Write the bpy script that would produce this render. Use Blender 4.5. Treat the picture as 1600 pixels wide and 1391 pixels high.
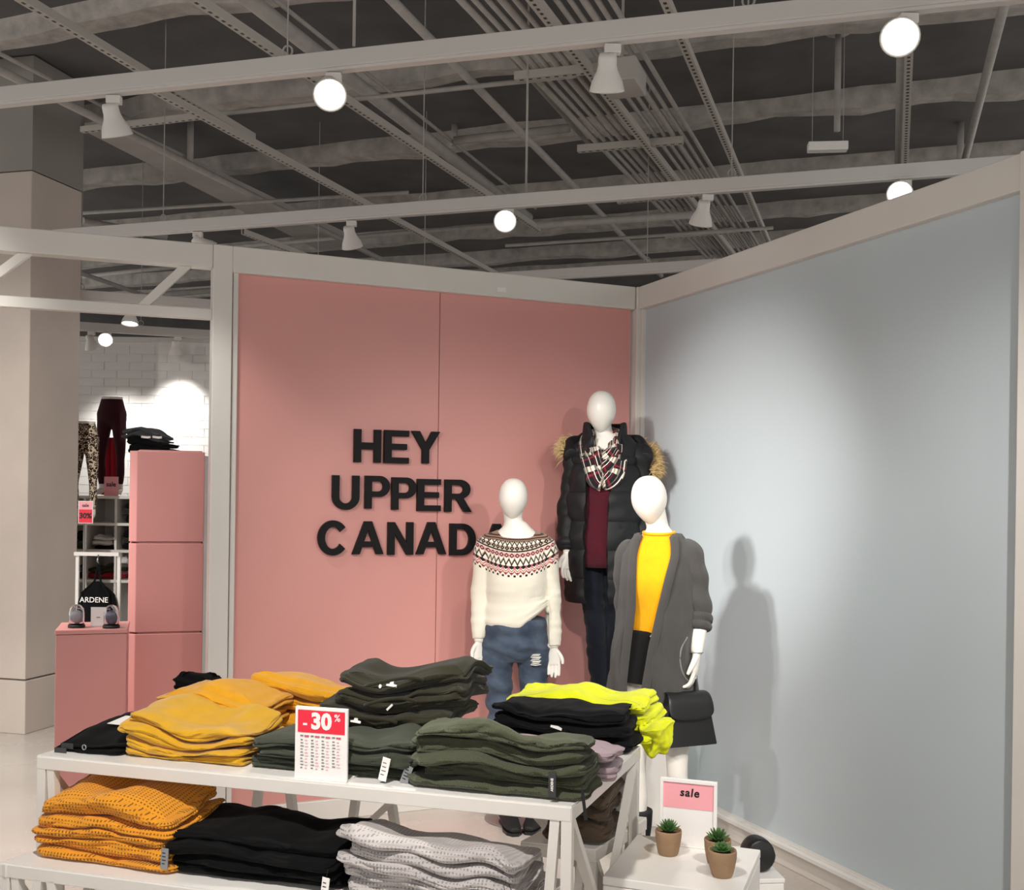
import bpy, bmesh, math, random
import numpy as np
from mathutils import Vector, Matrix, Quaternion
random.seed(7)
SC = bpy.context.scene
for o in list(bpy.data.objects): bpy.data.objects.remove(o)
COL = SC.collection
PI = math.pi
# ------------------------------------------------------------------ camera
F, CX, CY, H, ROLL = 1690.0, 800.0, 780.0, 1.60, 0.0137
camd = bpy.data.cameras.new('camera'); cam = bpy.data.objects.new('camera', camd); COL.objects.link(cam)
RV = Vector((math.cos(ROLL), 0, math.sin(ROLL))); UV_ = Vector((-math.sin(ROLL), 0, math.cos(ROLL))); FV = Vector((0, 1, 0))
cam.matrix_world = Matrix(((RV.x, UV_.x, 0, 0), (RV.y, UV_.y, -1, 0), (RV.z, UV_.z, 0, H), (0, 0, 0, 1)))
camd.sensor_width = 36; camd.sensor_fit = 'HORIZONTAL'; camd.lens = 36 * F / 1600
camd.shift_y = (CY - 695.5) / 1600; camd.clip_start = 0.05; camd.clip_end = 80
SC.camera = cam
# ------------------------------------------------------------------ light, exposure
SC.view_settings.view_transform = 'Standard'; SC.view_settings.look = 'None'
SC.view_settings.gamma = 1; SC.view_settings.use_curve_mapping = False; SC.view_settings.exposure = 0.0
w = bpy.data.worlds.new('world'); SC.world = w; w.use_nodes = True
w.node_tree.nodes['Background'].inputs[0].default_value = (1, .965, .93, 1)
w.node_tree.nodes['Background'].inputs[1].default_value = 1.15
LP = dict(wall=40, man=145, table=300, hot=680, back=110)      # lamp powers (W)

def ray(x, y): return RV * ((x - CX) / F) + UV_ * (-(y - CY) / F) + FV
def PZ(x, y, z): d = ray(x, y); t = (z - H) / d.z; return Vector((0, 0, H)) + d * t
def PD(x, y, d): return Vector((0, 0, H)) + ray(x, y) * d
# ------------------------------------------------------------------ node helpers
def lin(c):
    return tuple((v / 255 / 12.92 if v / 255 <= .04045 else ((v / 255 + .055) / 1.055) ** 2.4) for v in c) + (1,)
class N:
    def __init__(s, t, k): s.t = t; s.k = k
    def m(s, op, *a):
        n = s.t.nodes.new('ShaderNodeMath'); n.operation = op
        for i, v in enumerate((s,) + a):
            if isinstance(v, N): s.t.links.new(v.k, n.inputs[i])
            else: n.inputs[i].default_value = v
        return N(s.t, n.outputs[0])
    def __add__(s, o): return s.m('ADD', o)
    __radd__ = __add__
    def __sub__(s, o): return s.m('SUBTRACT', o)
    def __mul__(s, o): return s.m('MULTIPLY', o)
    __rmul__ = __mul__
    def __truediv__(s, o): return s.m('DIVIDE', o)
    def sin(s): return s.m('SINE')
    def cos(s): return s.m('COSINE')
    def abs(s): return s.m('ABSOLUTE')
    def frac(s): return s.m('FRACT')
    def gt(s, o): return s.m('GREATER_THAN', o)
    def lt(s, o): return s.m('LESS_THAN', o)
    def max(s, o): return s.m('MAXIMUM', o)
    def min(s, o): return s.m('MINIMUM', o)
    def smooth(s, a, b):
        n = s.t.nodes.new('ShaderNodeMapRange'); n.interpolation_type = 'SMOOTHSTEP'
        s.t.links.new(s.k, n.inputs[0]); n.inputs[1].default_value = a; n.inputs[2].default_value = b
        return N(s.t, n.outputs[0])
def band(v, a, b): return v.gt(a) * v.lt(b)
def mixc(t, fac, a, b):
    n = t.nodes.new('ShaderNodeMix'); n.data_type = 'RGBA'
    if isinstance(fac, N): t.links.new(fac.k, n.inputs[0])
    else: n.inputs[0].default_value = fac
    for i, c in ((6, a), (7, b)):
        if isinstance(c, N): t.links.new(c.k, n.inputs[i])
        else: n.inputs[i].default_value = c
    return N(t, n.outputs[2])
def coords(t, kind='Object'):
    n = t.nodes.new('ShaderNodeTexCoord'); return N(t, n.outputs[kind])
def xyz(t, v):
    n = t.nodes.new('ShaderNodeSeparateXYZ'); t.links.new(v.k, n.inputs[0]); return [N(t, n.outputs[i]) for i in range(3)]
def noise(t, v, scale, detail=3, out=0):
    n = t.nodes.new('ShaderNodeTexNoise'); n.inputs['Scale'].default_value = scale; n.inputs['Detail'].default_value = detail
    t.links.new(v.k, n.inputs['Vector']); return N(t, n.outputs[out])
def newmat(name, col, rough=.5, metal=0, spec=.5, sheen=0, coat=0, trans=0, emis=None, es=0):
    m = bpy.data.materials.new(name); m.use_nodes = True; b = m.node_tree.nodes['Principled BSDF']
    b.inputs['Base Color'].default_value = lin(col); b.inputs['Roughness'].default_value = rough
    b.inputs['Metallic'].default_value = metal; b.inputs['Specular IOR Level'].default_value = spec
    b.inputs['Sheen Weight'].default_value = sheen; b.inputs['Coat Weight'].default_value = coat
    b.inputs['Transmission Weight'].default_value = trans
    if emis: b.inputs['Emission Color'].default_value = lin(emis); b.inputs['Emission Strength'].default_value = es
    return m, m.node_tree, b
def setcol(t, b, c): t.links.new(c.k, b.inputs['Base Color'])
def setbump(t, b, h, strength=.3, dist=.002):
    n = t.nodes.new('ShaderNodeBump'); n.inputs['Strength'].default_value = strength; n.inputs['Distance'].default_value = dist
    t.links.new(h.k, n.inputs['Height']); t.links.new(n.outputs[0], b.inputs['Normal'])
def plain(name, col, rough=.5, nscale=0, var=.1, bump=0, bscale=60, **k):
    m, t, b = newmat(name, col, rough, **k); c = coords(t)
    if nscale:
        d = tuple(v * (1 - var) for v in col); setcol(t, b, mixc(t, noise(t, c, nscale, 4), lin(d), lin(tuple(min(255, v * (1 + var * .5)) for v in col))))
    if bump: setbump(t, b, noise(t, c, bscale, 3), bump, .004)
    return m
def fabric(name, col, kind='plain', rough=.9, p=.006, sheen=.15, dark=.72, strength=.6):
    m, t, b = newmat(name, col, rough, spec=.15, sheen=sheen)
    uv = coords(t, 'UV'); u, v, _ = xyz(t, uv); ob = coords(t)
    base = mixc(t, noise(t, ob, 22, 4), lin(tuple(x * .93 for x in col)), lin(tuple(min(255, x * 1.06) for x in col)))
    dk = lin(tuple(x * dark for x in col))
    if kind == 'waffle':
        a = (u * (2 * PI / p)).cos().max(0) * (v * (2 * PI / (p * .9))).cos().max(0)
        setcol(t, b, mixc(t, a.smooth(.02, .36), base, dk)); setbump(t, b, a * -1 + noise(t, ob, 300, 2) * .4, strength, .0016)  # shade inside the knit holes is painted into the colour
    elif kind == 'rib':
        a = (u * (2 * PI / p)).sin().abs(); setcol(t, b, mixc(t, a.smooth(0, .6), dk, base)); setbump(t, b, a + noise(t, ob, 250, 2) * .5, strength, .003)
    elif kind == 'ribh':
        a = (v * (2 * PI / p)).sin().abs(); setcol(t, b, mixc(t, a.smooth(0, .6), dk, base)); setbump(t, b, a + noise(t, ob, 250, 2) * .5, strength, .003)
    else:
        setcol(t, b, base); setbump(t, b, noise(t, ob, 260, 4) + (v * (2 * PI / .0035)).sin() * .15, strength * .5, .002)
    return m
# ------------------------------------------------------------------ mesh helpers
def tangents(path):
    P = [Vector(p) for p in path]; T = []
    for i in range(len(P)):
        a = P[max(0, i - 1)]; c = P[min(len(P) - 1, i + 1)]; T.append((c - a).normalized())
    return P, T
def catmull(pts, n=6, closed=False):
    P = [Vector(p) for p in pts]; L = len(P); out = []
    rng = range(L if closed else L - 1)
    for i in rng:
        g = lambda k: P[k % L] if closed else P[min(max(k, 0), L - 1)]
        p0, p1, p2, p3 = g(i - 1), g(i), g(i + 1), g(i + 2)
        for j in range(n):
            t = j / n
            out.append(.5 * ((2 * p1) + (p2 - p0) * t + (2 * p0 - 5 * p1 + 4 * p2 - p3) * t * t + (-p0 + 3 * p1 - 3 * p2 + p3) * t ** 3))
    if not closed: out.append(P[-1].copy())
    return out
class MB:
    def __init__(s): s.v = []; s.f = []; s.uv = []
    def add(s, vs, fs, uvs=None):
        o = len(s.v); s.v += [tuple(v) for v in vs]
        for i, f in enumerate(fs):
            s.f.append([k + o for k in f]); s.uv.append(uvs[i] if uvs else None)
        return s
    def box(s, lo, hi, M=None):
        x0, y0, z0 = lo; x1, y1, z1 = hi
        vs = [Vector(p) for p in ((x0, y0, z0), (x1, y0, z0), (x1, y1, z0), (x0, y1, z0), (x0, y0, z1), (x1, y0, z1), (x1, y1, z1), (x0, y1, z1))]
        if M is not None: vs = [M @ v for v in vs]
        return s.add(vs, [(0, 3, 2, 1), (4, 5, 6, 7), (0, 1, 5, 4), (1, 2, 6, 5), (2, 3, 7, 6), (3, 0, 4, 7)])
    def bar(s, p, q, a, b, ref=(0, 0, 1)):
        p = Vector(p); q = Vector(q); t = (q - p).normalized(); r = Vector(ref)
        if abs(t.dot(r)) > .98: r = Vector((0, 1, 0))
        x = t.cross(r).normalized(); y = x.cross(t); vs = []
        for c in (p, q):
            for i, j in ((-1, -1), (1, -1), (1, 1), (-1, 1)): vs.append(c + x * (i * a / 2) + y * (j * b / 2))
        return s.add(vs, [(0, 1, 2, 3), (7, 6, 5, 4), (0, 4, 5, 1), (1, 5, 6, 2), (2, 6, 7, 3), (3, 7, 4, 0)])
    def hexa(s, bottom, top):
        n = len(bottom); fs = [tuple(reversed(range(n))), tuple(range(n, 2 * n))] + [(i, (i + 1) % n, n + (i + 1) % n, n + i) for i in range(n)]
        return s.add(list(bottom) + list(top), fs)
    def tube(s, path, rad, n=16, ref=(1, 0, 0), closed=False, cap=True, mod=None):
        P, T = tangents(path); L = len(P)
        if closed: T = [(P[(i + 1) % L] - P[i - 1]).normalized() for i in range(L)]
        vs = []; uvs = []; acc = 0; us = []
        X = Vector(ref)
        for i in range(L):
            t = T[i]; x = X - t * X.dot(t)
            if x.length < 1e-4: x = t.orthogonal()
            x.normalize(); y = t.cross(x)
            if ref is None: X = x
            r = rad[i] if isinstance(rad, (list, tuple)) and len(rad) == L else rad
            ra, rb = (r if isinstance(r, (tuple, list)) else (r, r))
            if i: acc += (P[i] - P[i - 1]).length
            us.append(acc)
            for k in range(n):
                a = 2 * PI * k / n; g = mod(acc, a) if mod else 1
                vs.append(P[i] + x * (math.cos(a) * ra * g) + y * (math.sin(a) * rb * g))
        fs = []; R = .04
        for i in range(L if closed else L - 1):
            j = (i + 1) % L
            for k in range(n):
                k2 = (k + 1) % n; fs.append((i * n + k, i * n + k2, j * n + k2, j * n + k))
                u0, u1 = us[i], us[i + 1] if i + 1 < L else us[i] + .01; v0, v1 = 2 * PI * k / n * R, 2 * PI * (k + 1) / n * R
                uvs.append([(v0, u0), (v1, u0), (v1, u1), (v0, u1)])
        if cap and not closed:
            fs.append(tuple(reversed(range(n)))); uvs.append(None); fs.append(tuple(range((L - 1) * n, L * n))); uvs.append(None)
        return s.add(vs, fs, uvs)
    def rings(s, rings, closed=True, cap=True):
        n = len(rings[0]); vs = [p for r in rings for p in r]; fs = []; uvs = []
        for i in range(len(rings) - 1):
            for k in range(n if closed else n - 1):
                k2 = (k + 1) % n; f = (i * n + k, i * n + k2, (i + 1) * n + k2, (i + 1) * n + k); fs.append(f)
                h = Vector(rings[i][k]).z; h2 = Vector(rings[i + 1][k]).z; uvs.append([(k * .02, h), ((k + 1) * .02, h), ((k + 1) * .02, h2), (k * .02, h2)])
        if cap and closed:
            fs.append(tuple(reversed(range(n)))); uvs.append(None); fs.append(tuple(range((len(rings) - 1) * n, len(rings) * n))); uvs.append(None)
        return s.add(vs, fs, uvs)
    def lathe(s, prof, n=24, M=None, c=(0, 0, 0)):
        vs = []
        for r, z in prof:
            for k in range(n):
                a = 2 * PI * k / n; p = Vector((c[0] + math.cos(a) * r, c[1] + math.sin(a) * r, c[2] + z)); vs.append(M @ p if M is not None else p)
        L = len(prof); fs = []
        for i in range(L - 1):
            for k in range(n):
                k2 = (k + 1) % n; fs.append((i * n + k, i * n + k2, (i + 1) * n + k2, (i + 1) * n + k))
        fs.append(tuple(reversed(range(n)))); fs.append(tuple(range((L - 1) * n, L * n)))
        return s.add(vs, fs)
    def ell(s, c, r, n=20, m=14, fn=None):
        prof = []; vs = []; c = Vector(c)
        for i in range(m + 1):
            a = PI * i / m
            for k in range(n):
                b = 2 * PI * k / n; p = Vector((math.sin(a) * math.cos(b), math.sin(a) * math.sin(b), -math.cos(a)))
                if fn: p = fn(p)
                vs.append(c + Vector((p.x * r[0], p.y * r[1], p.z * r[2])))
        fs = [(i * n + k, i * n + (k + 1) % n, (i + 1) * n + (k + 1) % n, (i + 1) * n + k) for i in range(m) for k in range(n)]
        return s.add(vs, fs)
    def mesh(s, name):
        me = bpy.data.meshes.new(name); me.from_pydata(s.v, [], s.f)
        if any(u for u in s.uv):
            l = me.uv_layers.new(name='uv'); flat = []
            for f, u in zip(s.f, s.uv):
                u = u or [(0, 0)] * len(f)
                for c in u: flat += [c[0], c[1]]
            l.data.foreach_set('uv', flat)
        return me
    def build(s, name, mat, parent=None, loc=None, smooth=False, bevel=0, seg=2, rz=None):
        return link(s.mesh(name), name, mat, parent, loc, smooth, bevel, seg, rz)
def link(me, name, mat, parent=None, loc=None, smooth=False, bevel=0, seg=2, rz=None):
    if mat and not me.materials: me.materials.append(mat)
    if smooth: me.polygons.foreach_set('use_smooth', [True] * len(me.polygons))
    o = bpy.data.objects.new(name, me); COL.objects.link(o)
    if parent: o.parent = parent
    if loc is not None: o.location = loc
    if rz is not None: o.rotation_euler = (0, 0, rz)
    if bevel:
        b = o.modifiers.new('bevel', 'BEVEL'); b.width = bevel; b.segments = seg; b.limit_method = 'ANGLE'; b.angle_limit = .6
    return o
def apply_mods(me, mods):
    o = bpy.data.objects.new('tmp', me); COL.objects.link(o)
    for k, d in mods:
        m = o.modifiers.new(k, k)
        for a, v in d.items(): setattr(m, a, v)
    dg = bpy.context.evaluated_depsgraph_get(); r = bpy.data.meshes.new_from_object(o.evaluated_get(dg)); bpy.data.objects.remove(o); return r
def remesh(mb, name, vox=.008, smooth=6, fac=.5):
    return apply_mods(mb.mesh(name), [('REMESH', dict(mode='VOXEL', voxel_size=vox, adaptivity=0)), ('SMOOTH', dict(factor=fac, iterations=smooth))])
def displace(me, fn):
    n = len(me.vertices); co = np.empty(n * 3); me.vertices.foreach_get('co', co); co = co.reshape(-1, 3)
    no = np.empty(n * 3); me.vertices.foreach_get('normal', no); no = no.reshape(-1, 3)
    co = co + no * fn(co)[:, None]; me.vertices.foreach_set('co', co.ravel()); me.update()
class Wave:
    """smooth random field: a sum of random sinusoids, range about -1..1"""
    def __init__(s, seed, freqs, n=7):
        r = np.random.RandomState(seed); s.k = r.normal(size=(n, len(freqs))) * np.array(freqs)[None, :]; s.p = r.uniform(0, 2 * PI, n); s.n = n
    def __call__(s, *c):
        c = [np.asarray(x, float) for x in c]; o = 0
        for k, p in zip(s.k, s.p):
            a = p
            for ki, ci in zip(k, c): a = a + ki * ci
            o = o + np.sin(a)
        return o / math.sqrt(s.n * .9)
# ------------------------------------------------------------------ tagging
def tag(o, label=None, cat=None, group=None, kind=None):
    if label: o['label'] = label
    if cat: o['category'] = cat
    if group: o['group'] = group
    if kind: o['kind'] = kind
    return o
def thing(name, label, cat, loc=(0, 0, 0), rz=0, group=None, kind=None):
    o = bpy.data.objects.new(name, None); COL.objects.link(o); o.location = loc; o.rotation_euler = (0, 0, rz); o.empty_display_size = .1
    return tag(o, label, cat, group, kind)
def dup(root, loc, rz=None, label=None):
    r = root.copy(); COL.objects.link(r); r.location = loc
    if rz is not None: r.rotation_euler = (0, 0, rz)
    if label: r['label'] = label
    for ch in list(root.children):
        c = ch.copy(); COL.objects.link(c); c.parent = r
        for g in list(ch.children):
            d = g.copy(); COL.objects.link(d); d.parent = c
    return r
def longbar(name, p, q, wd, ht, mat, parent=None, rnd=False, bevel=0):
    """a straight bar from p to q as one object whose own X axis runs along it"""
    p = Vector(p); q = Vector(q); L = (q - p).length; x = (q - p).normalized(); up = Vector((0, 0, 1))
    if abs(x.z) > .98: up = Vector((0, 1, 0))
    y = up.cross(x).normalized(); z = x.cross(y)
    m = MB()
    if rnd: m.tube([(0, 0, 0), (L, 0, 0)], wd / 2, 12, ref=(0, 1, 0))
    else: m.box((0, -wd / 2, -ht / 2), (L, wd / 2, ht / 2))
    o = m.build(name, mat, parent, smooth=False, bevel=bevel)
    if rnd: o.data.polygons.foreach_set('use_smooth', [len(f.vertices) == 4 for f in o.data.polygons])
    o.matrix_local = Matrix(((x.x, y.x, z.x, p.x), (x.y, y.y, z.y, p.y), (x.z, y.z, z.z, p.z), (0, 0, 0, 1)))
    return o
def text_mesh(s, size, bold=0, ext=.0005, shear=0, spacing=1):
    c = bpy.data.curves.new('text', 'FONT'); c.body = s; c.size = size; c.extrude = ext; c.offset = bold; c.shear = shear
    c.align_x = 'CENTER'; c.align_y = 'CENTER'; c.space_character = spacing; c.resolution_u = 3
    o = bpy.data.objects.new('tmp', c); COL.objects.link(o); dg = bpy.context.evaluated_depsgraph_get()
    me = bpy.data.meshes.new_from_object(o.evaluated_get(dg)); bpy.data.objects.remove(o); me.materials.clear(); return me
FRONT = Matrix.Rotation(PI / 2, 4, 'X')       # XY drawing -> stands up, faces -Y
def text(name, s, size, mat, parent, pos, bold=0, shear=0, spacing=1, M=FRONT, ext=.0005):
    me = text_mesh(s, size, bold, ext, shear, spacing); o = link(me, name, mat, parent); o.matrix_local = Matrix.Translation(pos) @ M; return o
# ------------------------------------------------------------------ materials
white_frame = plain('white_frame_paint', (226, 221, 214), .32, 3, .04)
white_gloss = plain('white_gloss', (236, 233, 228), .3)
white_wall = plain('white_brick_paint', (222, 220, 217), .6, 6, .06, bump=.15, bscale=90)
pink_mat = plain('pink_panel', (224, 158, 151), .42, 1.2, .03)
pink_box = plain('pink_laminate', (214, 146, 141), .34, 1.5, .04)
blue_mat = plain('pale_blue_panel', (195, 206, 211), .36, 1.1, .03)
black_letter = plain('black_acrylic', (13, 12, 14), .55, spec=.25)
ceil_mat = plain('dark_ceiling', (100, 98, 97), .95, 2.5, .3, bump=.5, bscale=30)
joist_mat = plain('sprayed_joist', (180, 174, 168), .95, 9, .35, bump=.9, bscale=40)
pipe_mat = plain('grey_painted_pipe', (172, 167, 162), .6, 12, .15)
soffit_mat = plain('grey_soffit', (170, 165, 160), .8, 3, .15)
track_mat = plain('white_track', (205, 201, 197), .45)
can_mat = plain('lamp_can_white', (222, 219, 214), .4)
dark_wall = plain('dark_upper_wall', (84, 82, 80), .9, 3, .2)
floor_mat, t, b = newmat('polished_concrete', (200, 192, 182), .22, spec=.5)
c = coords(t); setcol(t, b, mixc(t, noise(t, c, 1.3, 6), lin((184, 175, 166)), lin((212, 205, 196))))
t.links.new((noise(t, c, 4, 4) * .25 + .12).k, b.inputs['Roughness'])
col_mat = plain('taupe_column', (200, 188, 178), .75, 2, .1, bump=.2, bscale=25)
strut_mat, t, b = newmat('slotted_strut', (158, 154, 148), .55)
x_, y_, z_ = xyz(t, coords(t))
slot = (x_ / .05).frac().gt(.52) * y_.abs().lt(.008)
setcol(t, b, mixc(t, slot, lin((182, 177, 170)), lin((52, 50, 48))))
lens_on, t, b = newmat('lamp_lens_lit', (255, 255, 250), .3, emis=(255, 250, 242), es=14)
lens_off = plain('lamp_lens', (235, 232, 225), .3)
skin = plain('mannequin_gloss_white', (232, 228, 220), .34)
chrome = plain('chrome', (200, 200, 202), .18, metal=1)
grey_metal = plain('grey_metal', (150, 146, 142), .35, metal=.6)
black_leather = plain('black_leather', (24, 24, 25), .38, bump=.15, bscale=220)
black_boot = plain('black_boot_suede', (22, 21, 22), .7)
brown_boot = plain('brown_boot_leather', (62, 40, 30), .55)
paper_white = plain('paper_white', (244, 241, 238), .6)
paper_red = plain('sale_red', (238, 42, 66), .5)
paper_pink = plain('sale_pink', (250, 172, 180), .5)
ink_black = plain('ink_black', (18, 16, 18), .6)
ink_grey = plain('ink_grey', (120, 112, 112), .7)
ink_pink = plain('ink_rose', (232, 180, 184), .7)
tag_grey = plain('tag_grey', (140, 142, 144), .6)
tag_black = plain('tag_charcoal', (52, 53, 55), .5)
# ------------------------------------------------------------------ the floor, the ceiling, the far walls
def struct(name, mb, mat, **k):
    o = mb.build(name, mat, **k); o['kind'] = 'structure'; return o
struct('floor', MB().box((-9, -5, -.1), (9, 18, 0)), floor_mat)
ZC = 4.5
ceiling = struct('ceiling', MB().box((-9, -5, ZC), (9, 18, ZC + .1)), ceil_mat)
struct('wall_far', MB().box((-9, 17.2, 0), (9, 17.4, ZC)), dark_wall)
wb = thing('wall_back', None, None, (-6.2, 9.6, 0)); wb['kind'] = 'structure'
MB().box((0, .02, 0), (5.3, .2, 2.95)).build('masonry', white_wall, wb)
MB().box((-.02, -.02, 2.95), (5.32, .22, 2.99)).build('coping', white_wall, wb)
bk = MB().box((-.1095, -.003, -.0345), (.1095, .02, .0345)).mesh('brick'); bk.materials.append(white_wall)
for r in range(21):
    for q in range(9):
        o = bpy.data.objects.new('brick', bk); COL.objects.link(o); o.parent = wb
        o.location = (2.0 + q * .224 + (r % 2) * .112, .018 + random.uniform(-.001, .001), 1.42 + r * .073)
# ceiling joists: ragged sprayed beams, all parallel
ANG = math.radians(19.2); GD = Vector((math.sin(ANG), math.cos(ANG), 0)); PDIR = Vector((math.cos(ANG), -math.sin(ANG), 0))
def joist(px, py, wdt=.17):
    c0 = PZ(px, py, ZC); m = MB(); wv = Wave(int(py) + 500, (3, 9)); wv2 = Wave(int(py) + 505, (7, 17))
    d = PDIR.copy(); rings = []
    for i in range(91):
        s = -9 + 18 * i / 90; e1 = float(wv(s, .3)) * .02 + float(wv2(s, .1)) * .012; e2 = float(wv(s, 2.3)) * .02 + float(wv2(s, 3.1)) * .012; dz = .13 + float(wv2(s, 1.7)) * .015
        b = c0 + d * s; hw = wdt / 2
        rings.append([b - GD * (hw + e1) , b - GD * (hw * .8 + e1) - Vector((0, 0, dz)), b + GD * (hw * .8 + e2) - Vector((0, 0, dz)), b + GD * (hw + e2)])
    m.rings(rings, closed=True)
    return m.build('beam', joist_mat, ceiling)
for px, py in ((800, 82), (800, 200), (800, 292), (800, 349), (800, 391), (800, 420), (800, -95)): joist(px, py)
# ------------------------------------------------------------------ pink wall and blue wall
PA = PZ(330, 1299, 0); PA.z = 0; PC = PZ(990, 1230, 0); PC.z = 0
pdir = (PC - PA); PLEN = pdir.length; pdir.normalize(); pang = math.atan2(pdir.y, pdir.x)
WH = 2.785
pw = thing('wall_left', None, None, PA, pang); pw['kind'] = 'structure'
FW = .085
pn = Vector((pdir.y, -pdir.x, 0))
def pink_uv(px, py, off=0):
    o = Vector((0, 0, H)); d = ray(px, py); t = ((PA + pn * off) - o).dot(pn) / d.dot(pn); p = o + d * t
    return (p - PA).dot(pdir), p.z
seam = pink_uv(686, 600)[0]
MB().box((FW, .0, .1), (seam - .0015, .03, WH - .1)).build('panel', pink_mat, pw, bevel=.0015)
MB().box((seam + .0015, .0, .1), (PLEN - .06, .03, WH - .1)).build('panel', pink_mat, pw, bevel=.0015)
MB().box((seam - .05, .03, .1), (seam + .05, .05, WH - .1)).build('backing', dark_wall, pw)
MB().box((-.03, -.035, 0), (FW - .025, .06, WH)).build('post', white_frame, pw, bevel=.004)
MB().box((FW - .02, -.02, .05), (FW + .005, .05, WH - .05)).build('inner_post', white_frame, pw, bevel=.003)
MB().box((FW - .025, -.035, WH - .125), (PLEN - .05, .06, WH)).build('top_beam', white_frame, pw, bevel=.004)
MB().box((FW, -.02, 0), (PLEN - .03, .06, .1)).build('bottom_rail', white_frame, pw, bevel=.004)
MB().box((seam + .30, -.04, WH - .1), (seam + .35, -.033, WH - .075)).build('joint_plate', white_gloss, pw)
bdir = Vector((pdir.y, -pdir.x, 0)); bang = math.atan2(bdir.y, bdir.x)
BLEN = 2.62
bw = thing('wall_right', None, None, PC, bang); bw['kind'] = 'structure'      # local x toward the camera, local y to the right of it = room side is -y? 
s_ = -1                                                                       # room side of the blue wall (local -y)
def bx(x0, x1, y0, y1, z0, z1): return MB().box((x0, min(y0, y1), z0), (x1, max(y0, y1), z1))
bx(.04, BLEN, 0, .03, .1, WH - .1).build('panel', blue_mat, bw)
bx(-.05, .045, -.045, .06, 0, WH).build('corner_post', white_frame, bw, bevel=.004)
bx(.045, .065, -.02, .02, .05, WH - .12).build('inner_post', white_frame, bw, bevel=.003)
bx(.045, BLEN + .02, -.035, .06, WH - .125, WH).build('top_beam', white_frame, bw, bevel=.004)
bx(.045, BLEN, -.03, .06, 0, .11).build('bottom_rail', white_frame, bw, bevel=.004)
bx(.045, BLEN, -.055, -.03, .085, .105).build('rail_lip', white_gloss, bw, bevel=.003)
bx(BLEN - .03, BLEN, -.012, .0, .1, WH - .12).build('edge_strip', plain('blue_grey_edge', (168, 176, 181), .5), bw)
bx(BLEN, BLEN + .12, -.05, .06, 0, WH).build('end_post', white_frame, bw, bevel=.004)
# left truss frame
tp = PA + Vector((0, 0, 0))
tl = PD(-140, 352, 4.75); tl.z = WH - .05
tr = thing('frame_truss', 'white steel truss with diagonal bracing, left of the pink wall', 'truss', (tp.x, tp.y, 0))
def rel(p): return Vector(p) - Vector((tp.x, tp.y, 0))
A0 = Vector((tp.x - .03, tp.y, WH - .055)); A1 = tl
longbar('top_beam', rel(A0), rel(A1), .08, .11, white_frame, tr, bevel=.004)
zl = pink_uv(312, 490)[1]
B0 = Vector((tp.x - .03, tp.y, zl)); B1 = Vector((tl.x, tl.y, zl + .0))
longbar('lower_beam', rel(B0), rel(B1), .045, .05, white_frame, tr, bevel=.003)
def on(a, b_, px):
    lo, hi = 0, 1
    for _ in range(40):
        m_ = (lo + hi) / 2; p = a.lerp(b_, m_); q = Vector((p.x, p.y, p.z - H)); x = q.dot(RV) / q.y * F + CX
        if x > px: lo = m_
        else: hi = m_
    return a.lerp(b_, lo)
longbar('brace', rel(on(A0, A1, 308)), rel(on(B0, B1, 216)), .035, .04, white_frame, tr, bevel=.003)
longbar('brace', rel(on(A0, A1, 62)), rel(on(B0, B1, -55)), .035, .04, white_frame, tr, bevel=.003)
# ------------------------------------------------------------------ big wall letters
def arc(cx, cy, rx, ry, a0, a1, n=14): return [(cx + rx * math.cos(math.radians(a0 + (a1 - a0) * i / n)), cy + ry * math.sin(math.radians(a0 + (a1 - a0) * i / n))) for i in range(n + 1)]
S = .2
def glyph(ch):
    if ch == 'H': return [[(0, 0), (S, 0), (S, .4), (.6, .4), (.6, 0), (.8, 0), (.8, 1), (.6, 1), (.6, .6), (S, .6), (S, 1), (0, 1)]], .8
    if ch == 'E': return [[(0, 0), (.74, 0), (.74, .17), (.21, .17), (.21, .42), (.68, .42), (.68, .59), (.21, .59), (.21, .83), (.74, .83), (.74, 1), (0, 1)]], .74
    if ch == 'Y': return [[(.33, 0), (.53, 0), (.53, .42), (.86, 1), (.62, 1), (.43, .62), (.24, 1), (0, 1), (.33, .42)]], .86
    if ch == 'N': return [[(0, 0), (S, 0), (S, .67), (.58, 0), (.78, 0), (.78, 1), (.58, 1), (.58, .34), (.2, 1), (0, 1)]], .78
    if ch == 'A': return [[(0, 0), (.21, 0), (.285, .22), (.635, .22), (.71, 0), (.92, 0), (.57, 1), (.35, 1)], [(.335, .38), (.585, .38), (.46, .76)]], .92
    if ch == 'U': return [[(0, 1)] + arc(.4, .36, .4, .38, 180, 360) + [(.8, 1), (.6, 1)] + arc(.4, .36, .2, .2, 360, 180) + [(S, 1)]], .8
    if ch == 'P': return [[(0, 0), (S, 0), (S, .36), (.44, .36)] + arc(.44, .68, .32, .32, -90, 90) + [(0, 1)], [(S, .52), (.42, .52)] + arc(.42, .68, .14, .16, -90, 90) + [(S, .84)]], .76
    if ch == 'R': return [[(0, 0), (S, 0), (S, .4), (.36, .4), (.6, 0), (.83, 0), (.57, .43)] + arc(.46, .705, .33, .295, -70, 90) + [(0, 1)], [(S, .56), (.44, .56)] + arc(.44, .7, .14, .14, -90, 90) + [(S, .84)]], .83
    if ch == 'D': return [[(0, 0), (.38, 0)] + arc(.38, .5, .42, .5, -90, 90, 20) + [(0, 1)], [(S, .17), (.36, .17)] + arc(.36, .5, .24, .33, -90, 90, 20) + [(S, .83)]], .8
    if ch == 'C': return [arc(.46, .5, .46, .53, 38, 322, 28) + arc(.46, .5, .255, .34, 326, 34, 24)], .88
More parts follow.
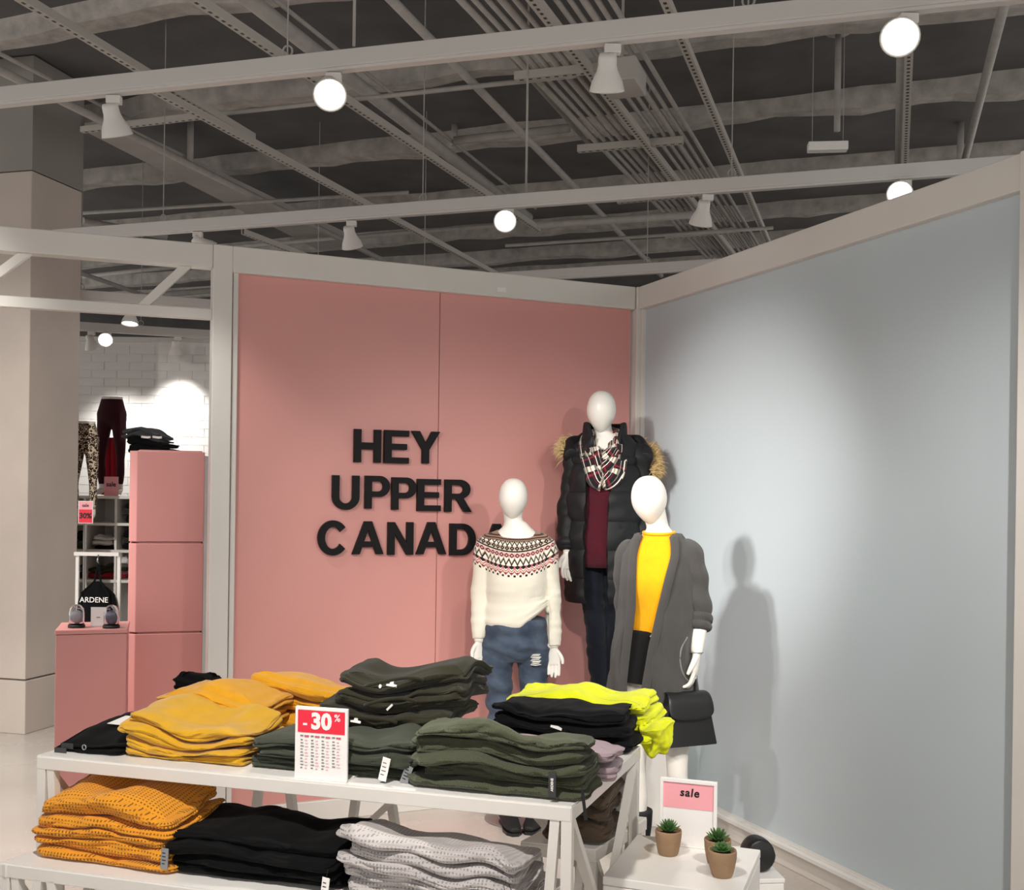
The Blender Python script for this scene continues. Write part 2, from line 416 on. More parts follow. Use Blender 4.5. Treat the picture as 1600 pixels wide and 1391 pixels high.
def wall_letter(ch, x0, x1, yt, yb, label):
    s0, zb = pink_uv(x0, yb, .012); s1, _ = pink_uv(x1, yb, .012); _, zt = pink_uv((x0 + x1) / 2, yt, .012); zt = max(zt, zb + .14)
    sp, wd = glyph(ch); c = bpy.data.curves.new('letter', 'CURVE'); c.dimensions = '2D'; c.fill_mode = 'BOTH'; c.extrude = .011; c.bevel_depth = .001
    for poly in sp:
        k = c.splines.new('POLY'); k.points.add(len(poly) - 1); k.use_cyclic_u = True
        for i, (x, y) in enumerate(poly): k.points[i].co = (x / wd * (s1 - s0), y * (zt - zb), 0, 1)
    o = bpy.data.objects.new('tmp', c); COL.objects.link(o); dg = bpy.context.evaluated_depsgraph_get(); me = bpy.data.meshes.new_from_object(o.evaluated_get(dg)); bpy.data.objects.remove(o)
    me.materials.clear(); p = PA + pdir * s0 + pn * .0125; p.z = zb
    o = link(me, 'letter', black_letter)
    o.matrix_world = Matrix(((pdir.x, 0, pn.x, p.x), (pdir.y, 0, pn.y, p.y), (0, 1, 0, p.z), (0, 0, 0, 1)))
    tag(o, label, 'letter', 'black letters on the pink wall')
for a in (('H', 552.8, 594.4, 671.5, 722, 'black letter H starting the top word on pink wall'),
          ('E', 599.9, 637.7, 673, 723.5, 'black letter E in the three-letter top word'),
          ('Y', 642.5, 685.8, 674.5, 723.5, 'black letter Y ending the top word on pink wall'),
          ('U', 518.5, 560.5, 743.3, 795.3, 'black letter U starting the middle word on pink wall'),
          ('P', 569.7, 608, 744, 794.5, 'first black letter P of the middle word, after the U'),
          ('P', 611.5, 649.5, 746.5, 796.3, 'second black letter P of the middle word, before the E'),
          ('E', 651.3, 687.4, 749, 798.3, 'black letter E of the middle word, before the R'),
          ('R', 694.4, 735.5, 750, 799.5, 'black letter R ending the middle word on pink wall'),
          ('C', 496, 541, 815, 866.5, 'black letter C starting the bottom word on pink wall'),
          ('A', 550, 598, 815, 866, 'black letter A of the bottom word, between C and N'),
          ('N', 605.3, 644.7, 816.3, 867, 'black letter N in the bottom word on pink wall'),
          ('A', 650, 696, 816.3, 866, 'black letter A of the bottom word, between N and D'),
          ('D', 702.2, 742, 818.5, 867.5, 'black letter D of the bottom word, left of the patterned sweater'),
          ('A', 752, 798, 819, 866, 'last black letter A, mostly hidden behind the sweater mannequin')):
    wall_letter(*a)
# ------------------------------------------------------------------ concrete column at the left
ce = PZ(38, 1147.6, 0); cr = PZ(117, 1124, 0); cd = (cr - ce); cd.z = 0; cl = cd.length; cd.normalize(); cang = math.atan2(cd.y, cd.x)
co_ = thing('column', None, None, (ce.x, ce.y, 0), cang); co_['kind'] = 'structure'
MB().box((0, .0, .36), (cl, 1.3, ZC - .77)).build('shaft', col_mat, co_, bevel=.006)
MB().box((-.004, -.004, ZC - .765), (cl + .004, 1.304, ZC - .01)).build('upper_shaft', plain('grey_column_paint', (150, 146, 140), .85, 2, .1), co_)
MB().box((-.012, -.012, 0), (cl + .012, 1.312, .352)).build('plinth', col_mat, co_, bevel=.006)
# ------------------------------------------------------------------ tracks and lamps
def track(px0, py0, px1, py1, label, z=3.22, ext=0):
    a = PZ(px0, py0, z); b_ = PZ(px1, py1, z); d = (b_ - a).normalized(); a = a - d * ext; b_ = b_ + d * ext
    th = thing('lighting_track', label, 'lighting track', a); q = b_ - a
    longbar('rail', (0, 0, 0), q, .05, .062, track_mat, th, bevel=.003)
    longbar('rail_lip', q.normalized() * .0 - Vector((0, 0, .036)), q - Vector((0, 0, .036)), .036, .012, track_mat, th)
    L = q.length; d = q.normalized(); k = .8
    while k < L:
        p = d * k; m = MB(); m.tube([p + Vector((0, 0, .03)), p + Vector((0, 0, ZC - z))], .003, 6); m.build('wire', pipe_mat, th)
        m2 = MB(); m2.tube(catmull([p + Vector((math.cos(a_) * .02 * d.x, math.cos(a_) * .02 * d.y, .055 + math.sin(a_) * .022)) for a_ in [i * PI / 4 for i in range(8)]], 2, True), .004, 6, closed=True); m2.build('hook', pipe_mat, th, smooth=True)
        k += 1.7
    return a, d, z
def onz(px, py, z): return PZ(px, py, z)
CAN = [(.012, 0), (.03, .002), (.034, .02), (.034, .05), (.04, .075), (.058, .12), (.064, .15), (.066, .158), (.062, .158), (.056, .145), (.03, .09), (.0, .085)]
can_me = MB().lathe(CAN[:-1], 24).mesh('can'); can_me.materials.append(can_mat)
lens_me = MB().lathe([(.0005, .139), (.03, .142), (.0565, .1395), (.0565, .136), (.0005, .134)], 24).mesh('lens')
def spot(pos, aim, label, power=0, lit=True, size=.94, cone=60, blend=.9, soft=.05):
    """a bell-shaped lamp hanging from a track at pos, pointing at aim"""
    pos = Vector(pos); th = thing('track_spotlight', label, 'spotlight', pos, group='white spotlights on the ceiling tracks')
    MB().box((-.012, -.016, -.04), (.045, .016, -.008)).build('adapter', can_mat, th, bevel=.003)
    MB().tube([(.022, 0, -.03), (.022, 0, -.045), (0, 0, -.055)], .010, 10).build('arm', can_mat, th, smooth=True)
    head = Vector((0, 0, -.046)); d = (Vector(aim) - (pos + head)).normalized(); q = d.to_track_quat('Z', 'Y')
    M = Matrix.Translation(head) @ q.to_matrix().to_4x4() @ Matrix.Diagonal((size, size, size * .84, 1)) @ Matrix.Translation((0, 0, -.012))
    o = link(can_me.copy(), 'can', can_mat, th, smooth=True); o.matrix_local = M
    me = lens_me.copy(); me.materials.clear(); o = link(me, 'lens', lens_on if lit else lens_off, th, smooth=True); o.matrix_local = M
    if power:
        l = bpy.data.lights.new('lamp', 'SPOT'); l.energy = power; l.spot_size = math.radians(cone); l.spot_blend = blend; l.shadow_soft_size = soft; l.color = (1, .955, .9)
        lo = bpy.data.objects.new('lamp', l); COL.objects.link(lo); lo.parent = th
        lo.matrix_local = Matrix.Translation(head + d * .2 * size) @ d.to_track_quat('-Z', 'Y').to_matrix().to_4x4()
    return th
T1 = track(0, 151, 1375, 5, 'long white track crossing the top of the picture', ext=1.2)
T2 = track(190, 360, 1550, 257, 'white track just above the pink and blue walls', ext=.5)
track(800, 432, 1110, 413, 'far white track seen over the wall corner', ext=1.5)
Z1 = 3.184
def ontr(tr_, px):
    a, d, z = tr_; p = on(a + d * 14, a - d * 2, px); p.z = Z1; return p
sp1, sp2, sp3, sp4 = [ontr(T1, x) for x in (172, 515, 950, 1412)]
spot(sp1, sp1 + Vector((.25, .9, -1.9)), 'white bell spotlight at far left of the front track', LP['wall'], lit=False)
spot(sp2, PD(560, 980, 2.0), 'lit spotlight on the front track above the pink wall', LP['table'])
spot(sp3, sp3 + Vector((.05, .8, -1.5)), 'white bell spotlight on the front track under the grey box', LP['wall'], lit=False)
spot(sp4, PD(1150, 900, 1.6), 'large lit spotlight at upper right on the front track', LP['table'])
t1, t2, t3, t4, t5 = [ontr(T2, x) for x in (545, 790, 1101, 1409, 305)]
spot(t1, t1 + Vector((.15, .5, -1)), 'white bell spotlight left of centre on the second track', 0, lit=False)
spot(t2, PD(760, 900, 2.6), 'lit spotlight at the middle of the second track', LP['back'])
spot(t3, t3 + Vector((-.1, .5, -1)), 'white bell spotlight on the second track near the conduits', 0, lit=False)
spot(t4, PD(1250, 800, 2.6), 'lit spotlight peeking over the blue wall top', LP['back'])
spot(t5, t5 + Vector((.6, .3, -.5)), 'white spotlight half hidden behind the truss corner', 0, lit=False)
T4 = track(60, 505, 330, 522, 'white track in front of the brick wall', z=3.0)
def on4(px): p = ontr(T4, px); p.z = 2.966; return p
spot(on4(165), PD(160, 900, 5), 'small lit spotlight before the white brick wall', 0)
u2 = PD(205, 484, 7.5); T5 = track(150, 462, 318, 474, 'white track seen just above the lower truss beam', z=u2.z + .155, ext=.9); zz_ = u2.z; u2 = ontr(T5, 205); u2.z = zz_; spot(u2 + Vector((0, 0, .12)), u2 + Vector((0, -.2, -1)), 'small lit spotlight under the lower truss beam', 0)
spot(on4(275), (-3.0, 9.6, 1.9), 'white spotlight aimed at the brick wall', 60, lit=False, cone=95)
spot(on4(140), (-3.4, 9.5, 1.6), 'white spotlight beside the column near the brick wall', 70, lit=False, cone=95)
# the track behind the camera that lights the display
b0 = Vector((-3.2, 1.9, 3.22)); b1 = Vector((3.4, .9, 3.22)); th = thing('lighting_track', 'white lighting track overhead, behind the viewpoint', 'lighting track', b0)
longbar('rail', (0, 0, 0), b1 - b0, .05, .062, track_mat, th)
def bt(f): p = b0.lerp(b1, f); p.z = Z1; return p
spot(bt(.22), (.15, 5.3, .95), 'left spotlight overhead behind the viewpoint', LP['man'] * 1.5, cone=42)
spot(bt(.52), (.55, 5.0, 1.0), 'middle spotlight overhead behind the viewpoint', LP['man'] * 1.3, cone=42)
spot(bt(.80), (.0, 5.2, 1.0), 'right spotlight overhead behind the viewpoint', LP['man'] * 1.2, cone=40)
spot(bt(.06), (-3.3, 7.2, 1.2), 'unseen fill spotlight added far left to brighten the column', LP['man'] * 4.5, cone=44)  # out-of-view lamp added to brighten the column
spot(bt(.40), (-.7, 2.9, .75), 'spotlight overhead aimed at the clothing table', LP['table'] * .8, cone=75)
spot(bt(.16), (1.04, 5.22, 1.62), 'spotlight overhead aimed at the middle of the blue wall', LP['hot'], cone=26, blend=1, soft=.12)
spot(bt(.68), (1.45, 4.2, .45), 'spotlight overhead aimed at the blue wall foot', LP['man'] * 1.8, cone=62)
lq = T1[0] + T1[1] * .35; lq.z = Z1
spot(lq, (-2.6, 5.3, 0), 'unseen fill spotlight added past the left edge to brighten the floor', 330, cone=85)  # extra lamp out of view, added to lift the floor at left
# ------------------------------------------------------------------ services under the ceiling
def strut(pts, label, z=3.9, wd=.042, kind='strut', ext=(.4, .6)):
    P = [PZ(x, y, z) for x, y in pts]; a, b_ = P[0], P[-1]; d = (b_ - a).normalized(); a = a - d * ext[0]
    o = longbar('ceiling_strut' if kind == 'strut' else 'ceiling_pipe', a, b_ + d * ext[1], wd, wd, strut_mat if kind == 'strut' else pipe_mat, rnd=(kind != 'strut'))
    tag(o, label, 'strut' if kind == 'strut' else 'pipe'); return o
strut([(40, 0), (310, 163)], 'slotted strut in the upper left corner, first length')
strut([(312, 178), (745, 412)], 'slotted strut continuing from upper left to the pink wall top', 3.86)
strut([(310, 0), (800, 330)], 'slotted strut passing behind the lit front spotlight')
strut([(1040, 0), (1200, 378)], 'slotted strut running right of the conduit rack')
strut([(1421, 60), (1414, 262)], 'slotted strut beside the wide grey strip at right', 3.9)
strut([(1409, 60), (1404, 262)], 'plain grey pipe alongside the right strut', 3.95, .05, 'pipe')
strut([(390, 0), (790, 312)], 'thick grey pipe slanting behind the lit front spotlight', 4.1, .085, 'pipe')
strut([(430, 0), (800, 296)], 'thin grey pipe beside the thick slanting pipe', 4.15, .025, 'pipe')
strut([(612, 0), (1015, 412)], 'grey pipe slanting left of the conduit rack', 4.0, .05, 'pipe')
strut([(1571, 0), (1503, 268)], 'grey pipe near the upper right corner', 4.0, .05, 'pipe')
strut([(0, 110), (650, 432)], 'long grey pipe from the left edge to the pink wall', 4.0, .05, 'pipe')
strut([(0, 84), (110, 140)], 'thin pipe at the far left edge', 4.05, .025, 'pipe')
strut([(720, 0), (880, 180)], 'thin conduit left of the rack, near the top', 4.05, .03, 'pipe')
strut([(130, 333), (600, 303)], 'thin level pipe above the truss, left', 3.95, .03, 'pipe', ext=(0, .2))
strut([(128, 203), (325, 180)], 'slotted cross strut over the truss, far left', 4.0, .036, ext=(0, 0))
strut([(325, 180), (900, 118)], 'thin cross pipe behind the lit front spotlight', 3.95, .028, 'pipe', ext=(0, 0))
strut([(710, 220), (890, 200)], 'short thick pipe beside a hanging rod', 4.15, .06, 'pipe', ext=(0, 0))
strut([(840, 352), (1090, 335)], 'level pipe crossing behind the far conduits', 3.8, .06, 'pipe', ext=(0, 0))
strut([(790, 384), (1150, 360)], 'thin level pipe just over the wall corner', 3.85, .03, 'pipe', ext=(0, .3))
strut([(130, 345), (260, 370)], 'short grey pipe above the truss beam', 3.9, .06, 'pipe', ext=(0, 0))
strut([(380, 362), (460, 393)], 'short slotted strut behind the pink wall top', 3.7, .04, ext=(0, .3))
strut([(370, 385), (800, 350)], 'thin level pipe behind the pink wall top', 4.1, .04, 'pipe', ext=(0, 0))
strut([(130, 432), (320, 412)], 'level pipe seen through the truss, upper', 4.1, .05, 'pipe', ext=(.2, .1))
strut([(130, 470), (320, 455)], 'level pipe seen through the truss, lower', 3.6, .06, 'pipe', ext=(.2, .1))
strut([(120, 425), (250, 470)], 'slanting pipe seen through the truss', 3.9, .05, 'pipe', ext=(.2, .1))
# flat soffit of a duct at upper left
dz = 4.15; q = [PZ(132, 205, dz), PZ(200, 212, dz), PZ(560, 382, dz), PZ(500, 392, dz)]
o = MB().hexa([q[0], q[1], q[2], q[3]], [p + Vector((0, 0, .06)) for p in q]).build('air_duct', soffit_mat); tag(o, 'flat grey duct slanting over the truss, upper left', 'duct')
# conduit rack
zr = 4.0; ra = PZ(835, 0, zr); rk = thing('conduit_rack', 'rack of parallel grey conduits running towards the wall corner', 'conduit rack', ra)
x0s = [730, 752, 770, 788, 806, 826, 846, 866, 888, 910, 930, 952]
for i, x in enumerate(x0s):
    f = i / 11; a = PZ(720 + 235 * f, 0, zr); b_ = PZ(1095 + 95 * f, 392, zr); d = (b_ - a).normalized()
    if i == 6: longbar('strut', a - d * .4 - ra - Vector((0, 0, .05)), b_ + d * .3 - ra - Vector((0, 0, .05)), .05, .045, strut_mat, rk)
    else: longbar('conduit', a - d * .4 - ra, b_ + d * .3 - ra, .028 + .010 * (i % 3 == 0), .03, pipe_mat, rk, rnd=True)
for (xa, ya, xb, yb) in ((805, 120, 960, 104), (903, 233, 1068, 219), (965, 314, 1090, 302), (1040, 370, 1150, 360)):
    a = PZ(xa, ya, zr - .04); b_ = PZ(xb, yb, zr - .04); longbar('crossbar', a - ra, b_ - ra, .045, .045, strut_mat, rk)
jb = PD(972, 122, 5.6); o = MB().box((-.10, -.13, -.06), (.10, .13, .06)).build('junction_box', soffit_mat, None, jb, bevel=.008, rz=-ANG); tag(o, 'grey junction box hung under the conduit rack', 'junction box')
longbar('hanger', (0, 0, .05), (0, 0, ZC - jb.z), .012, .012, pipe_mat, o)
# hanging rod with disc
hp = PZ(1310, 45, ZC - .02); hr = thing('hanging_rod', 'thin rod with round ceiling cap, upper right', 'rod', hp)
MB().lathe([(.075, -.025), (.09, -.01), (.09, .02)], 20).build('cap', pipe_mat, hr, smooth=True); ztip = PD(1308, 205, hp.y).z
MB().tube([(0, 0, -.02), (0, 0, ztip - hp.z)], .02, 10).build('rod', pipe_mat, hr, smooth=True)
ep = PD(1293, 229, 5.6); el = thing('emergency_light', 'small white light bar hanging near the blue wall', 'ceiling light', ep)
MB().box((-.10, -.03, -.025), (.10, .03, .02)).build('housing', white_gloss, el, bevel=.004, rz=-.12)
for sx in (-.08, .08): MB().tube([(sx, 0, .02), (sx, 0, ZC - ep.z)], .0015, 5).build('wire', pipe_mat, el)
for (px, pt, pb, dd, lab) in ((297, 222, 262, 8.3, 'short drop rod left of the slotted strut'), (710, 190, 228, 8.4, 'drop rod holding the short thick pipe'), (822, 120, 300, 5.9, 'thin hanging cable left of the conduit rack'), (553, 0, 72, 4.2, 'thin hanging cable above the front track'), (1500, 225, 270, 8.2, 'drop rod beside the right corner pipe')):
    a = PD(px, pt, dd); b_ = PD(px, pb, dd); o = longbar('drop_rod', b_, Vector((b_.x, b_.y, ZC)), .012 if 'cable' in lab else .05, .012, pipe_mat, rnd=True); tag(o, lab, 'rod' if 'rod' in lab else 'cable')
# ------------------------------------------------------------------ display tables
ZU, ZL = .85, .60
TFL = PZ(58, 1180, ZU); TFR = PZ(893, 1260, ZU); TBR = PZ(1000, 1166, ZU)
ex = (TFR - TFL); TW = ex.length; ex.normalize(); tv = TBR - TFR; TD = tv.length; ey = Vector((-ex.y, ex.x, 0)); TANG = math.atan2(ex.y, ex.x)
eyv = tv.normalized(); SH = eyv.dot(ex) / eyv.dot(ey); TDn = TD * eyv.dot(ey)         # the table's short side leans by SH
def TW_(u, v, z=ZU): p = TFL + ex * u + ey * v; p.z = z; return p
def TUV(px, py, z=ZU): p = PZ(px, py, z); r = p - TFL; return r.dot(ex), r.dot(ey)
def table(name, label, loc, wd, dp, z, sh, front_v, back_v, edge=.035, diag=()):
    th = thing(name, label, 'table', loc, TANG)
    P = lambda x, y, zz: (x + y * sh, y, zz)
    MB().hexa([P(0, 0, z - .008), P(wd, 0, z - .008), P(wd, dp, z - .008), P(0, dp, z - .008)], [P(0, 0, z), P(wd, 0, z), P(wd, dp, z), P(0, dp, z)]).build('tabletop', white_gloss, th)
    e = .026
    for k, (p, q) in enumerate(((P(0, 0, 0), P(wd, 0, 0)), (P(0, dp, 0), P(wd, dp, 0)), (P(0, 0, 0), P(0, dp, 0)), (P(wd, 0, 0), P(wd, dp, 0)))):
        d = (Vector(q) - Vector(p)).normalized(); n = Vector((-d.y, d.x, 0)); ctr = Vector(P(wd / 2, dp / 2, 0))
        if (ctr - Vector(p)).dot(n) < 0: n = -n
        a = Vector(p) - n * .002; b_ = Vector(q) - n * .002; zz = Vector((0, 0, z - .004))
        MB().hexa([a - Vector((0, 0, edge)) + zz, b_ - Vector((0, 0, edge)) + zz, b_ + n * e - Vector((0, 0, edge)) + zz, a + n * e - Vector((0, 0, edge)) + zz], [a + zz, b_ + zz, b_ + n * e + zz, a + n * e + zz]).build('rail', white_frame, th, bevel=.002)
    for cx_, cy_ in ((0, 0), (1, 0), (0, 1), (1, 1)):
        x = e / 2 + cx_ * (wd - e); y = e / 2 + cy_ * (dp - e); m = MB(); p = Vector(P(x, y, 0)); m.box((p.x - .014, p.y - .014, 0), (p.x + .014, p.y + .014, z - edge)); m.build('leg', white_frame, th, bevel=.002)
        sx = 1 if cx_ == 0 else -1; m = MB(); p2 = Vector(P(x + sx * .03, y, z - edge)); p3 = Vector(P(x + sx * .085, y, .02)); m.bar(p2, p3, .024, .024, (0, 1, 0)); m.build('leg_strut', white_frame, th)
    for vs, y in ((front_v, .013), (back_v, dp - .013)):
        for (x0, x1) in vs:
            m = MB(); m.bar(P(x0, y, z - edge), P(x1, y, .03), .024, .03, (0, 1, 0)); m.build('brace', white_frame, th)
    for y in (.013, dp - .013): m = MB(); m.box((.03, y - .012, .005), (wd - .03, y + .012, .03)); m.build('floor_rail', white_frame, th)
    for x in (.012, wd - .012):
        m = MB(); m.bar(P(x, .02, z - edge), P(x, dp - .02, .03), .02, .024, (1, 0, 0)); m.build('side_brace', white_frame, th)
        m = MB(); m.bar(P(x, dp - .02, z - edge), P(x, .02, .03), .02, .024, (1, 0, 0)); m.build('side_brace', white_frame, th)
    for x0, z0, x1, z1 in diag:
        m = MB(); m.bar(P(x0, dp - .02, z0), P(x1, dp - .02, z1), .02, .034, (0, 1, 0)); m.build('diagonal_brace', white_frame, th)
    return th
table('display_table', 'tall white metal display table carrying the upper row of folded clothes', (TFL.x, TFL.y, 0), TW, TDn, ZU, SH,
      [], [(.30, .20), (.36, .48), (.66, .55), (.72, .86), (1.30, 1.40)], diag=((.97, ZU - .04, .50, .36), (1.06, ZU - .04, 1.46, .40)))
LFL = PZ(0, 1347, ZL); LFR = PZ(840, 1430, ZL); LW = 1.405
table('display_table', 'low white metal display table nested in front with three clothing piles', (LFL.x, LFL.y, 0), LW, .36, ZL, .25,
      [(.12, .06), (.16, .24), (.40, .33), (.45, .55), (.72, .66), (.78, .9)], [(.3, .2), (.36, .5), (.8, .7), (.86, 1.0)])
RB = TW_(1.31, .46, 0)
table('display_table', 'low white metal display table tucked behind under the tall one', (RB.x, RB.y, 0), .22, .36, ZL, .25, [], [])
# ------------------------------------------------------------------ folded garments
def outline(W, D, rc, M):
    """rounded rectangle, M points starting at the middle of the front edge, with outward normals and arc length"""
    pts = []; seg = [(W - 2 * rc, 'f'), (rc * PI / 2, 'c'), (D - 2 * rc, 'r'), (rc * PI / 2, 'c'), (W - 2 * rc, 'b'), (rc * PI / 2, 'c'), (D - 2 * rc, 'l'), (rc * PI / 2, 'c')]
    L = sum(s for s, _ in seg); starts = [(-W / 2 + rc, -D / 2, 1, 0), None]
    out = []
    for i in range(M):
        s = L * i / M; a = s; j = 0
        while a > seg[j][0] and j < 7: a -= seg[j][0]; j += 1
        ln = seg[j][0]
        if j == 0: p = (-W / 2 + rc + a, -D / 2); n = (0, -1)
        elif j == 2: p = (W / 2, -D / 2 + rc + a); n = (1, 0)
        elif j == 4: p = (W / 2 - rc - a, D / 2); n = (0, 1)
        elif j == 6: p = (-W / 2, D / 2 - rc - a); n = (-1, 0)
        else:
            cx, cy, a0 = {1: (W / 2 - rc, -D / 2 + rc, -90), 3: (W / 2 - rc, D / 2 - rc, 0), 5: (-W / 2 + rc, D / 2 - rc, 90), 7: (-W / 2 + rc, -D / 2 + rc, 180)}[j]
            an = math.radians(a0 + 90 * a / ln); n = (math.cos(an), math.sin(an)); p = (cx + rc * n[0], cy + rc * n[1])
        out.append((p[0], p[1], n[0], n[1], s))
    return np.array(out)
def garment(W, D, Tz, zb, seed, nf=1, ns=3, wr=1.0, cr=.03, droop=0, M=150, slump=.12):
    """one folded garment; zb(x,y) is the surface it lies on, Tz(x,y) its thickness. Returns the mesh and its top surface"""
    O = outline(W, D, cr, M); x, y, nx, ny, s = O.T
    r = np.random.RandomState(seed); tm = float(np.mean(Tz(x, y))); e = min(tm * .62, .034)
    w1 = Wave(seed, (9, 9)); w2 = Wave(seed + 1, (30, 30)); w3 = Wave(seed + 2, (16, 90)); w4 = Wave(seed + 3, (11, 55)); w5 = Wave(seed + 4, (55, 55)); w6 = Wave(seed + 5, (7, 4)); w7 = Wave(seed + 6, (9, 38)); w8 = Wave(seed + 7, (7, 13))
    off = w1(x, y) * .0055 * wr + w2(x, y) * .0025 * wr
    side = np.clip(np.abs(nx) * 1.4 - .2, 0, 1)               # 1 on the short ends, 0 on front and back
    A = np.clip(w6(x * 2.0, y) * .26, -.29, .29)
    NS, NT = 22, 15
    verts = []; ring_uv = []
    xi = x - nx * e; yi = y - ny * e
    def top(xx, yy, rim):
        return zb(xx, yy) + Tz(xx, yy) + (w2(xx, yy) * .0018 + w5(xx, yy) * .0007 + w3(yy * 2, xx * .4) * .0012 - .0022 * np.maximum(0, 1 - 6 * np.abs(w8(xx, yy)))) * wr - rim
    ss = 1 - (1 - np.linspace(0.02, 1, NT)) ** 1.0
    for k in range(NT):
        f = ss[k]; X = xi * f; Y = yi * f; Z = top(X, Y, tm * slump * f ** 8)
        verts.append(np.stack([X, Y, Z], 1)); ring_uv.append(np.stack([X, Y], 1))
    zt = top(xi, yi, tm * slump); zl = zb(xi, yi) + .0008 + tm * .04
    for k in range(1, NS):
        q = k / NS; g = q + A * np.sin(PI * q) * (1 - side)    # 0 at the top, 1 at the bottom
        def lob(n): 
            fr = np.clip(g, 0, 1) * n; fr = fr - np.floor(np.minimum(fr, n - 1e-6)); return np.sqrt(np.maximum(0, 1 - (2 * fr - 1) ** 2)) ** .75
        env = math.sqrt(max(0, 1 - (2 * q - 1) ** 2)) ** .8
        b = (1 - side) * (.5 * lob(nf) + .5 * env) + side * (.42 * lob(min(ns, 2)) + .5 * env)
        inn = e * b + off * env + (w3(s * .6, q * tm) * .0030 + w4(s, q * tm) * .0022 + w5(x + q * .1, y + q * tm * 3) * .0010 - .0045 * np.maximum(0, 1 - 5 * np.abs(w7(s * .55, q * tm * 1.0 + seed))) ) * wr * env
        Z = zt * (1 - q) + zl * q + w2(x, y + q) * .0015 * wr * env - droop * 0
        verts.append(np.stack([xi + nx * inn, yi + ny * inn, Z], 1)); ring_uv.append(np.stack([s, zt * (1 - q) + zl * q], 1))
    for f in (1.0, .9, .5, .02):
        X = xi * f; Y = yi * f; verts.append(np.stack([X, Y, zb(X, Y) + .0008 + (tm * .04 if f == 1.0 else 0)], 1)); ring_uv.append(np.stack([X, Y], 1))
    V = np.concatenate(verts); K = len(verts); faces = []; uvs = []
    for k in range(K - 1):
        ra, rb = ring_uv[k], ring_uv[k + 1]
        if k == NT - 1: ra = np.stack([s, zt], 1)
        if k == NT + NS - 2: rb = np.stack([s, zl], 1)
        sd = NT - 1 <= k <= NT + NS - 2
        for i in range(M):
            j = (i + 1) % M; faces.append((k * M + i, (k + 1) * M + i, (k + 1) * M + j, k * M + j))
            if sd and j == 0: dx = s[-1] + (s[1] - s[0]); uvs.append([tuple(ra[i]), tuple(rb[i]), (dx, rb[j][1]), (dx, ra[j][1])])
            else: uvs.append([tuple(ra[i]), tuple(rb[i]), tuple(rb[j]), tuple(ra[j])])
    faces.append(tuple(range(M))); uvs.append(None)
    m = MB(); m.add(V.tolist(), faces, uvs); me = m.mesh('garment')
    return me
ORD = {1: ['only'], 2: ['top', 'bottom'], 3: ['top', 'middle', 'bottom'], 4: ['top', 'second from top', 'third from top', 'bottom'],
       5: ['top', 'second from top', 'middle', 'second from bottom', 'bottom'], 6: ['top', 'second from top', 'third from top', 'third from bottom', 'second from bottom', 'bottom']}
def stack(u, v, z, W, D, hs, mat, name, what, where, group, seed, rot=0, nf=1, ns=3, wr=1.0, amp=.25, jit=.012, tilt=(0, 0), cat='folded clothes', cr=.03, world=None, sizes=None, bulge=0, offs=None):
    """hs: thicknesses from the bottom up. Returns the list of roots bottom up with helper data"""
    base = world or TW_(u, v, z); rng = np.random.RandomState(seed); out = []
    wb_ = Wave(seed * 3 + 1, (8, 6), 4)
    fields = []; acc = [lambda x, y: np.zeros_like(np.asarray(x, float))]
    n = len(hs); tot = sum(hs)
    for i, h in enumerate(hs):
        h = h * rng.uniform(.8, 1.2); ww = Wave(seed * 7 + i, (15, 9), 5); tl = tilt
        def Tz(x, y, h=h, ww=ww, i=i): return h * np.clip(1 + amp * ww(x, y) + tl[0] * x / W * 2 + tl[1] * y / D * 2 - bulge * ((x / W * 2) ** 2 + .6 * (y / D * 2) ** 2), .35, 1.8)
        zb = acc[-1]
        def nz(x, y, zb=zb, Tz=Tz): return zb(x, y) + Tz(x, y)
        m = mat[i] if isinstance(mat, list) else mat
        sw = (sizes[i] if sizes else 1)
        o2 = (offs[i] if offs else (0, 0)); dx, dy, dr = rng.uniform(-jit, jit) + o2[0], rng.uniform(-jit, jit) + o2[1], rng.uniform(-.05, .05)
        # the surface fields live in stack space: shift them into garment space
        f1 = lambda x, y, zb=zb, dx=dx, dy=dy: zb(x + dx, y + dy); f2 = lambda x, y, Tz=Tz, dx=dx, dy=dy: Tz(x + dx, y + dy)
        Wi, Di = W * sw * (1 + rng.uniform(-.03, .03)), D * (1 + rng.uniform(-.03, .03))
        nfi = nf[i] if isinstance(nf, list) else nf
        me = garment(Wi, Di, f2, f1, seed * 31 + i, nfi, ns, wr, cr, slump=.28 if i == n - 1 else .12)
        lbl = (what[i] if isinstance(what, list) else '%s, %s of the %s' % (what, ORD[n][n - 1 - i], where)) if n > 1 else what
        c, s_n = math.cos(TANG + rot), math.sin(TANG + rot)
        loc = base + Vector((dx * c - dy * s_n, dx * s_n + dy * c, .0012))
        o = link(me, name[i] if isinstance(name, list) else name, m, None, loc, True); o.rotation_euler = (0, 0, TANG + rot + dr * .6)
        tag(o, lbl, cat, group); out.append((o, Wi, Di, f1, f2)); acc.append(nz)
    return out
def at_front(it, fx, q):
    """a point on the front face of a folded garment: fx along its width -1..1, q 0 bottom .. 1 top"""
    o, W, D, zb, Tz = it; x = fx * W / 2; y = -D / 2; z = float(zb(x, y + .02)) + q * float(Tz(x, y + .02)); return Vector((x, y - .006, z))
def at_top(it, fx, fy, dz=.002):
    o, W, D, zb, Tz = it; x = fx * W / 2; y = fy * D / 2; return Vector((x, y, float(zb(x, y) + Tz(x, y)) + dz))
